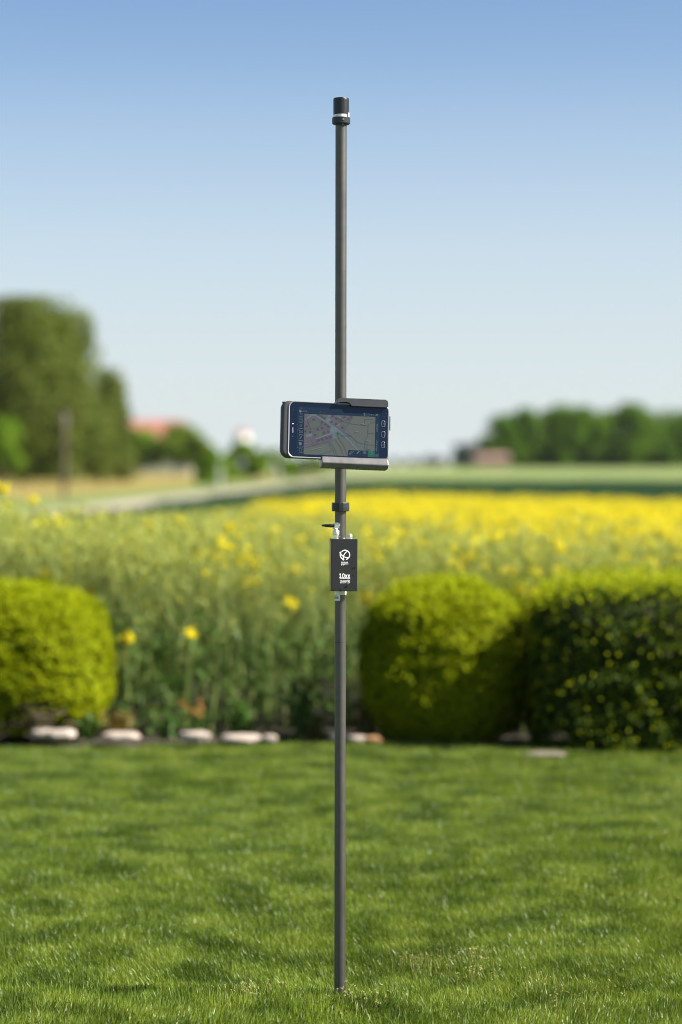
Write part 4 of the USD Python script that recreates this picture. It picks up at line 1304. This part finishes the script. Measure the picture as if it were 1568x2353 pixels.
for x_, y_ in ((560, 935), (560, 1845)):
    pass
fixing = trimesh.creation.box((0.02, 0.004, 0.10))
fixing.apply_translation((B(725, 1393)[0], bdp + 0.0015, 0))
obj('mounting_plate', fixing, 'black_plastic_look', rec)

# connectors standing on the box
zt = bh / 2


def fit(zx, y_, prof_, n=32):
    m_ = lathe(prof_, n)
    return moved(m_, (B(zx, 925)[0], y_, zt))


con = thing('angle_connector', 'silver right angle connector with a short black stub on the receiver box', 'connector', BLOC, BR)
yb = 0.018
kz = lambda y_: (925 - y_) * K2
obj('socket', fit(670, yb, [(0.0078, -0.0005), (0.0078, 0.0012), (0.0068, 0.0016), (0.0068, kz(855))]), 'steel_look', con, smooth=30)
obj('coupling_nut', fit(672, yb, [(0.0074, kz(853)), (0.0078, kz(845)), (0.0078, kz(790)), (0.0068, kz(768)), (0.0045, kz(764)), (0.0042, kz(748))]), 'knurl_look', con, smooth=30)
obj('elbow', fit(671, yb, [(0.0060, kz(748)), (0.0079, kz(735)), (0.0079, kz(668)), (0.0068, kz(650)), (0.0052, kz(648)), (0.0050, kz(635))], 6), 'steel_look', con)
xs_, xe_ = B(612, 690), B(443, 690)
stub = tube_arrays([(xs_[0], yb, zt + kz(690)), (xs_[0] - 0.004, yb, zt + kz(690)), (xs_[0] - 0.014, yb + 0.006, zt + kz(689)), (xe_[0] + 0.003, yb + 0.016, zt + kz(688)), (xe_[0], yb + 0.018, zt + kz(688))], [0.0042, 0.0042, 0.0034, 0.0026, 0.0020], 14)
obj('sleeve', stub, 'rubber_look', con, smooth=40)
cap_ = thing('capped_connector', 'small silver capped connector on the right of the receiver box top', 'connector', BLOC, BR)
obj('socket', fit(920, yb, [(0.0074, -0.0005), (0.0074, 0.0010), (0.0062, 0.0014), (0.0062, kz(890)), (0.003, kz(886))]), 'steel_look', cap_, smooth=30)
obj('dust_cap', fit(920, yb, [(0.0058, kz(888)), (0.0063, kz(884)), (0.0063, kz(850)), (0.0055, kz(845)), (0.0015, kz(843))], 8), 'knurl_look', cap_)
obj('cap_stud', fit(918, yb, [(0.0018, kz(845)), (0.0018, kz(832)), (0.0012, kz(822))], 12), 'steel_look', cap_, smooth=30)
obj('retaining_wire', tube_arrays([(B(722, 925)[0], yb, zt + kz(886)), (B(790, 925)[0], yb - 0.003, zt + kz(868)), (B(868, 925)[0], yb - 0.002, zt + kz(852))], [0.0005, 0.0005, 0.0005], 6), 'steel_look', cap_)
obj('cap_tab', moved(slab(0.006, 0.0025, 0.0008, -0.002, 0.002, 0.0004), (B(828, 925)[0], yb, zt + 0.0008)), 'sticker_look', cap_, smooth=40)

# white tape and barcode sticker just below the box
zb_ = pz((1950 + 1925 / 4.48) / 1.74107)
tp = thing('tape_band', 'white tape wound round the pole just below the receiver box', 'tape', BASE + LEAN @ np.array([0, 0, zb_]), LEAN)
obj('tape', lathe([(PR * 1.004, 0.0), (PR * 1.03, 0.0003), (PR * 1.03, 0.0048), (PR * 1.045, 0.0052), (PR * 1.045, 0.0105), (PR * 1.004, 0.0108)], 48), 'tape_look', tp, smooth=30)
zs0 = pz((1950 + 2030 / 4.48) / 1.74107)
st_ = thing('barcode_sticker', 'small white barcode sticker on the pole below the tape', 'sticker', BASE + LEAN @ np.array([0, 0, zs0]), LEAN)
obj('paper', patch(sbox(-0.024, 0, -0.0005, 0.0138).buffer(-0.001).buffer(0.001), PR, -0.02, 0.00012), 'sticker_look', st_)
r_ = np.random.default_rng(9)
xb, bars = -0.0205, []
while xb < -0.0045:
    w_ = r_.choice([0.0003, 0.0006, 0.0009])
    bars.append(sbox(xb, 0.0044, xb + w_, 0.0096))
    xb += w_ + r_.choice([0.0003, 0.0005, 0.0008])
obj('bars', mcat(*[patch(b_, PR, -0.02, 0.0003, 0.00005) for b_ in bars]), 'print_black_look', st_)
obj('print_line', patch(sbox(-0.018, 0.0110, -0.0075, 0.0119), PR, -0.02, 0.0003, 0.00005), 'print_black_look', st_)

# ------------------------------------------------------------------ haze in the air
usdkit.material(stage, '/World/Looks/haze_look', {'v': ('principled_volume', {'color': (0.90, 0.94, 1.0), 'density': 0.00005, 'anisotropy': 0.3})}, [], volume='v.volume')
air = trimesh.creation.box((6400, 6400, 22.2))
air.apply_translation((0, 0, 9.9))
obj('haze', air, 'haze_look', kind='stuff')
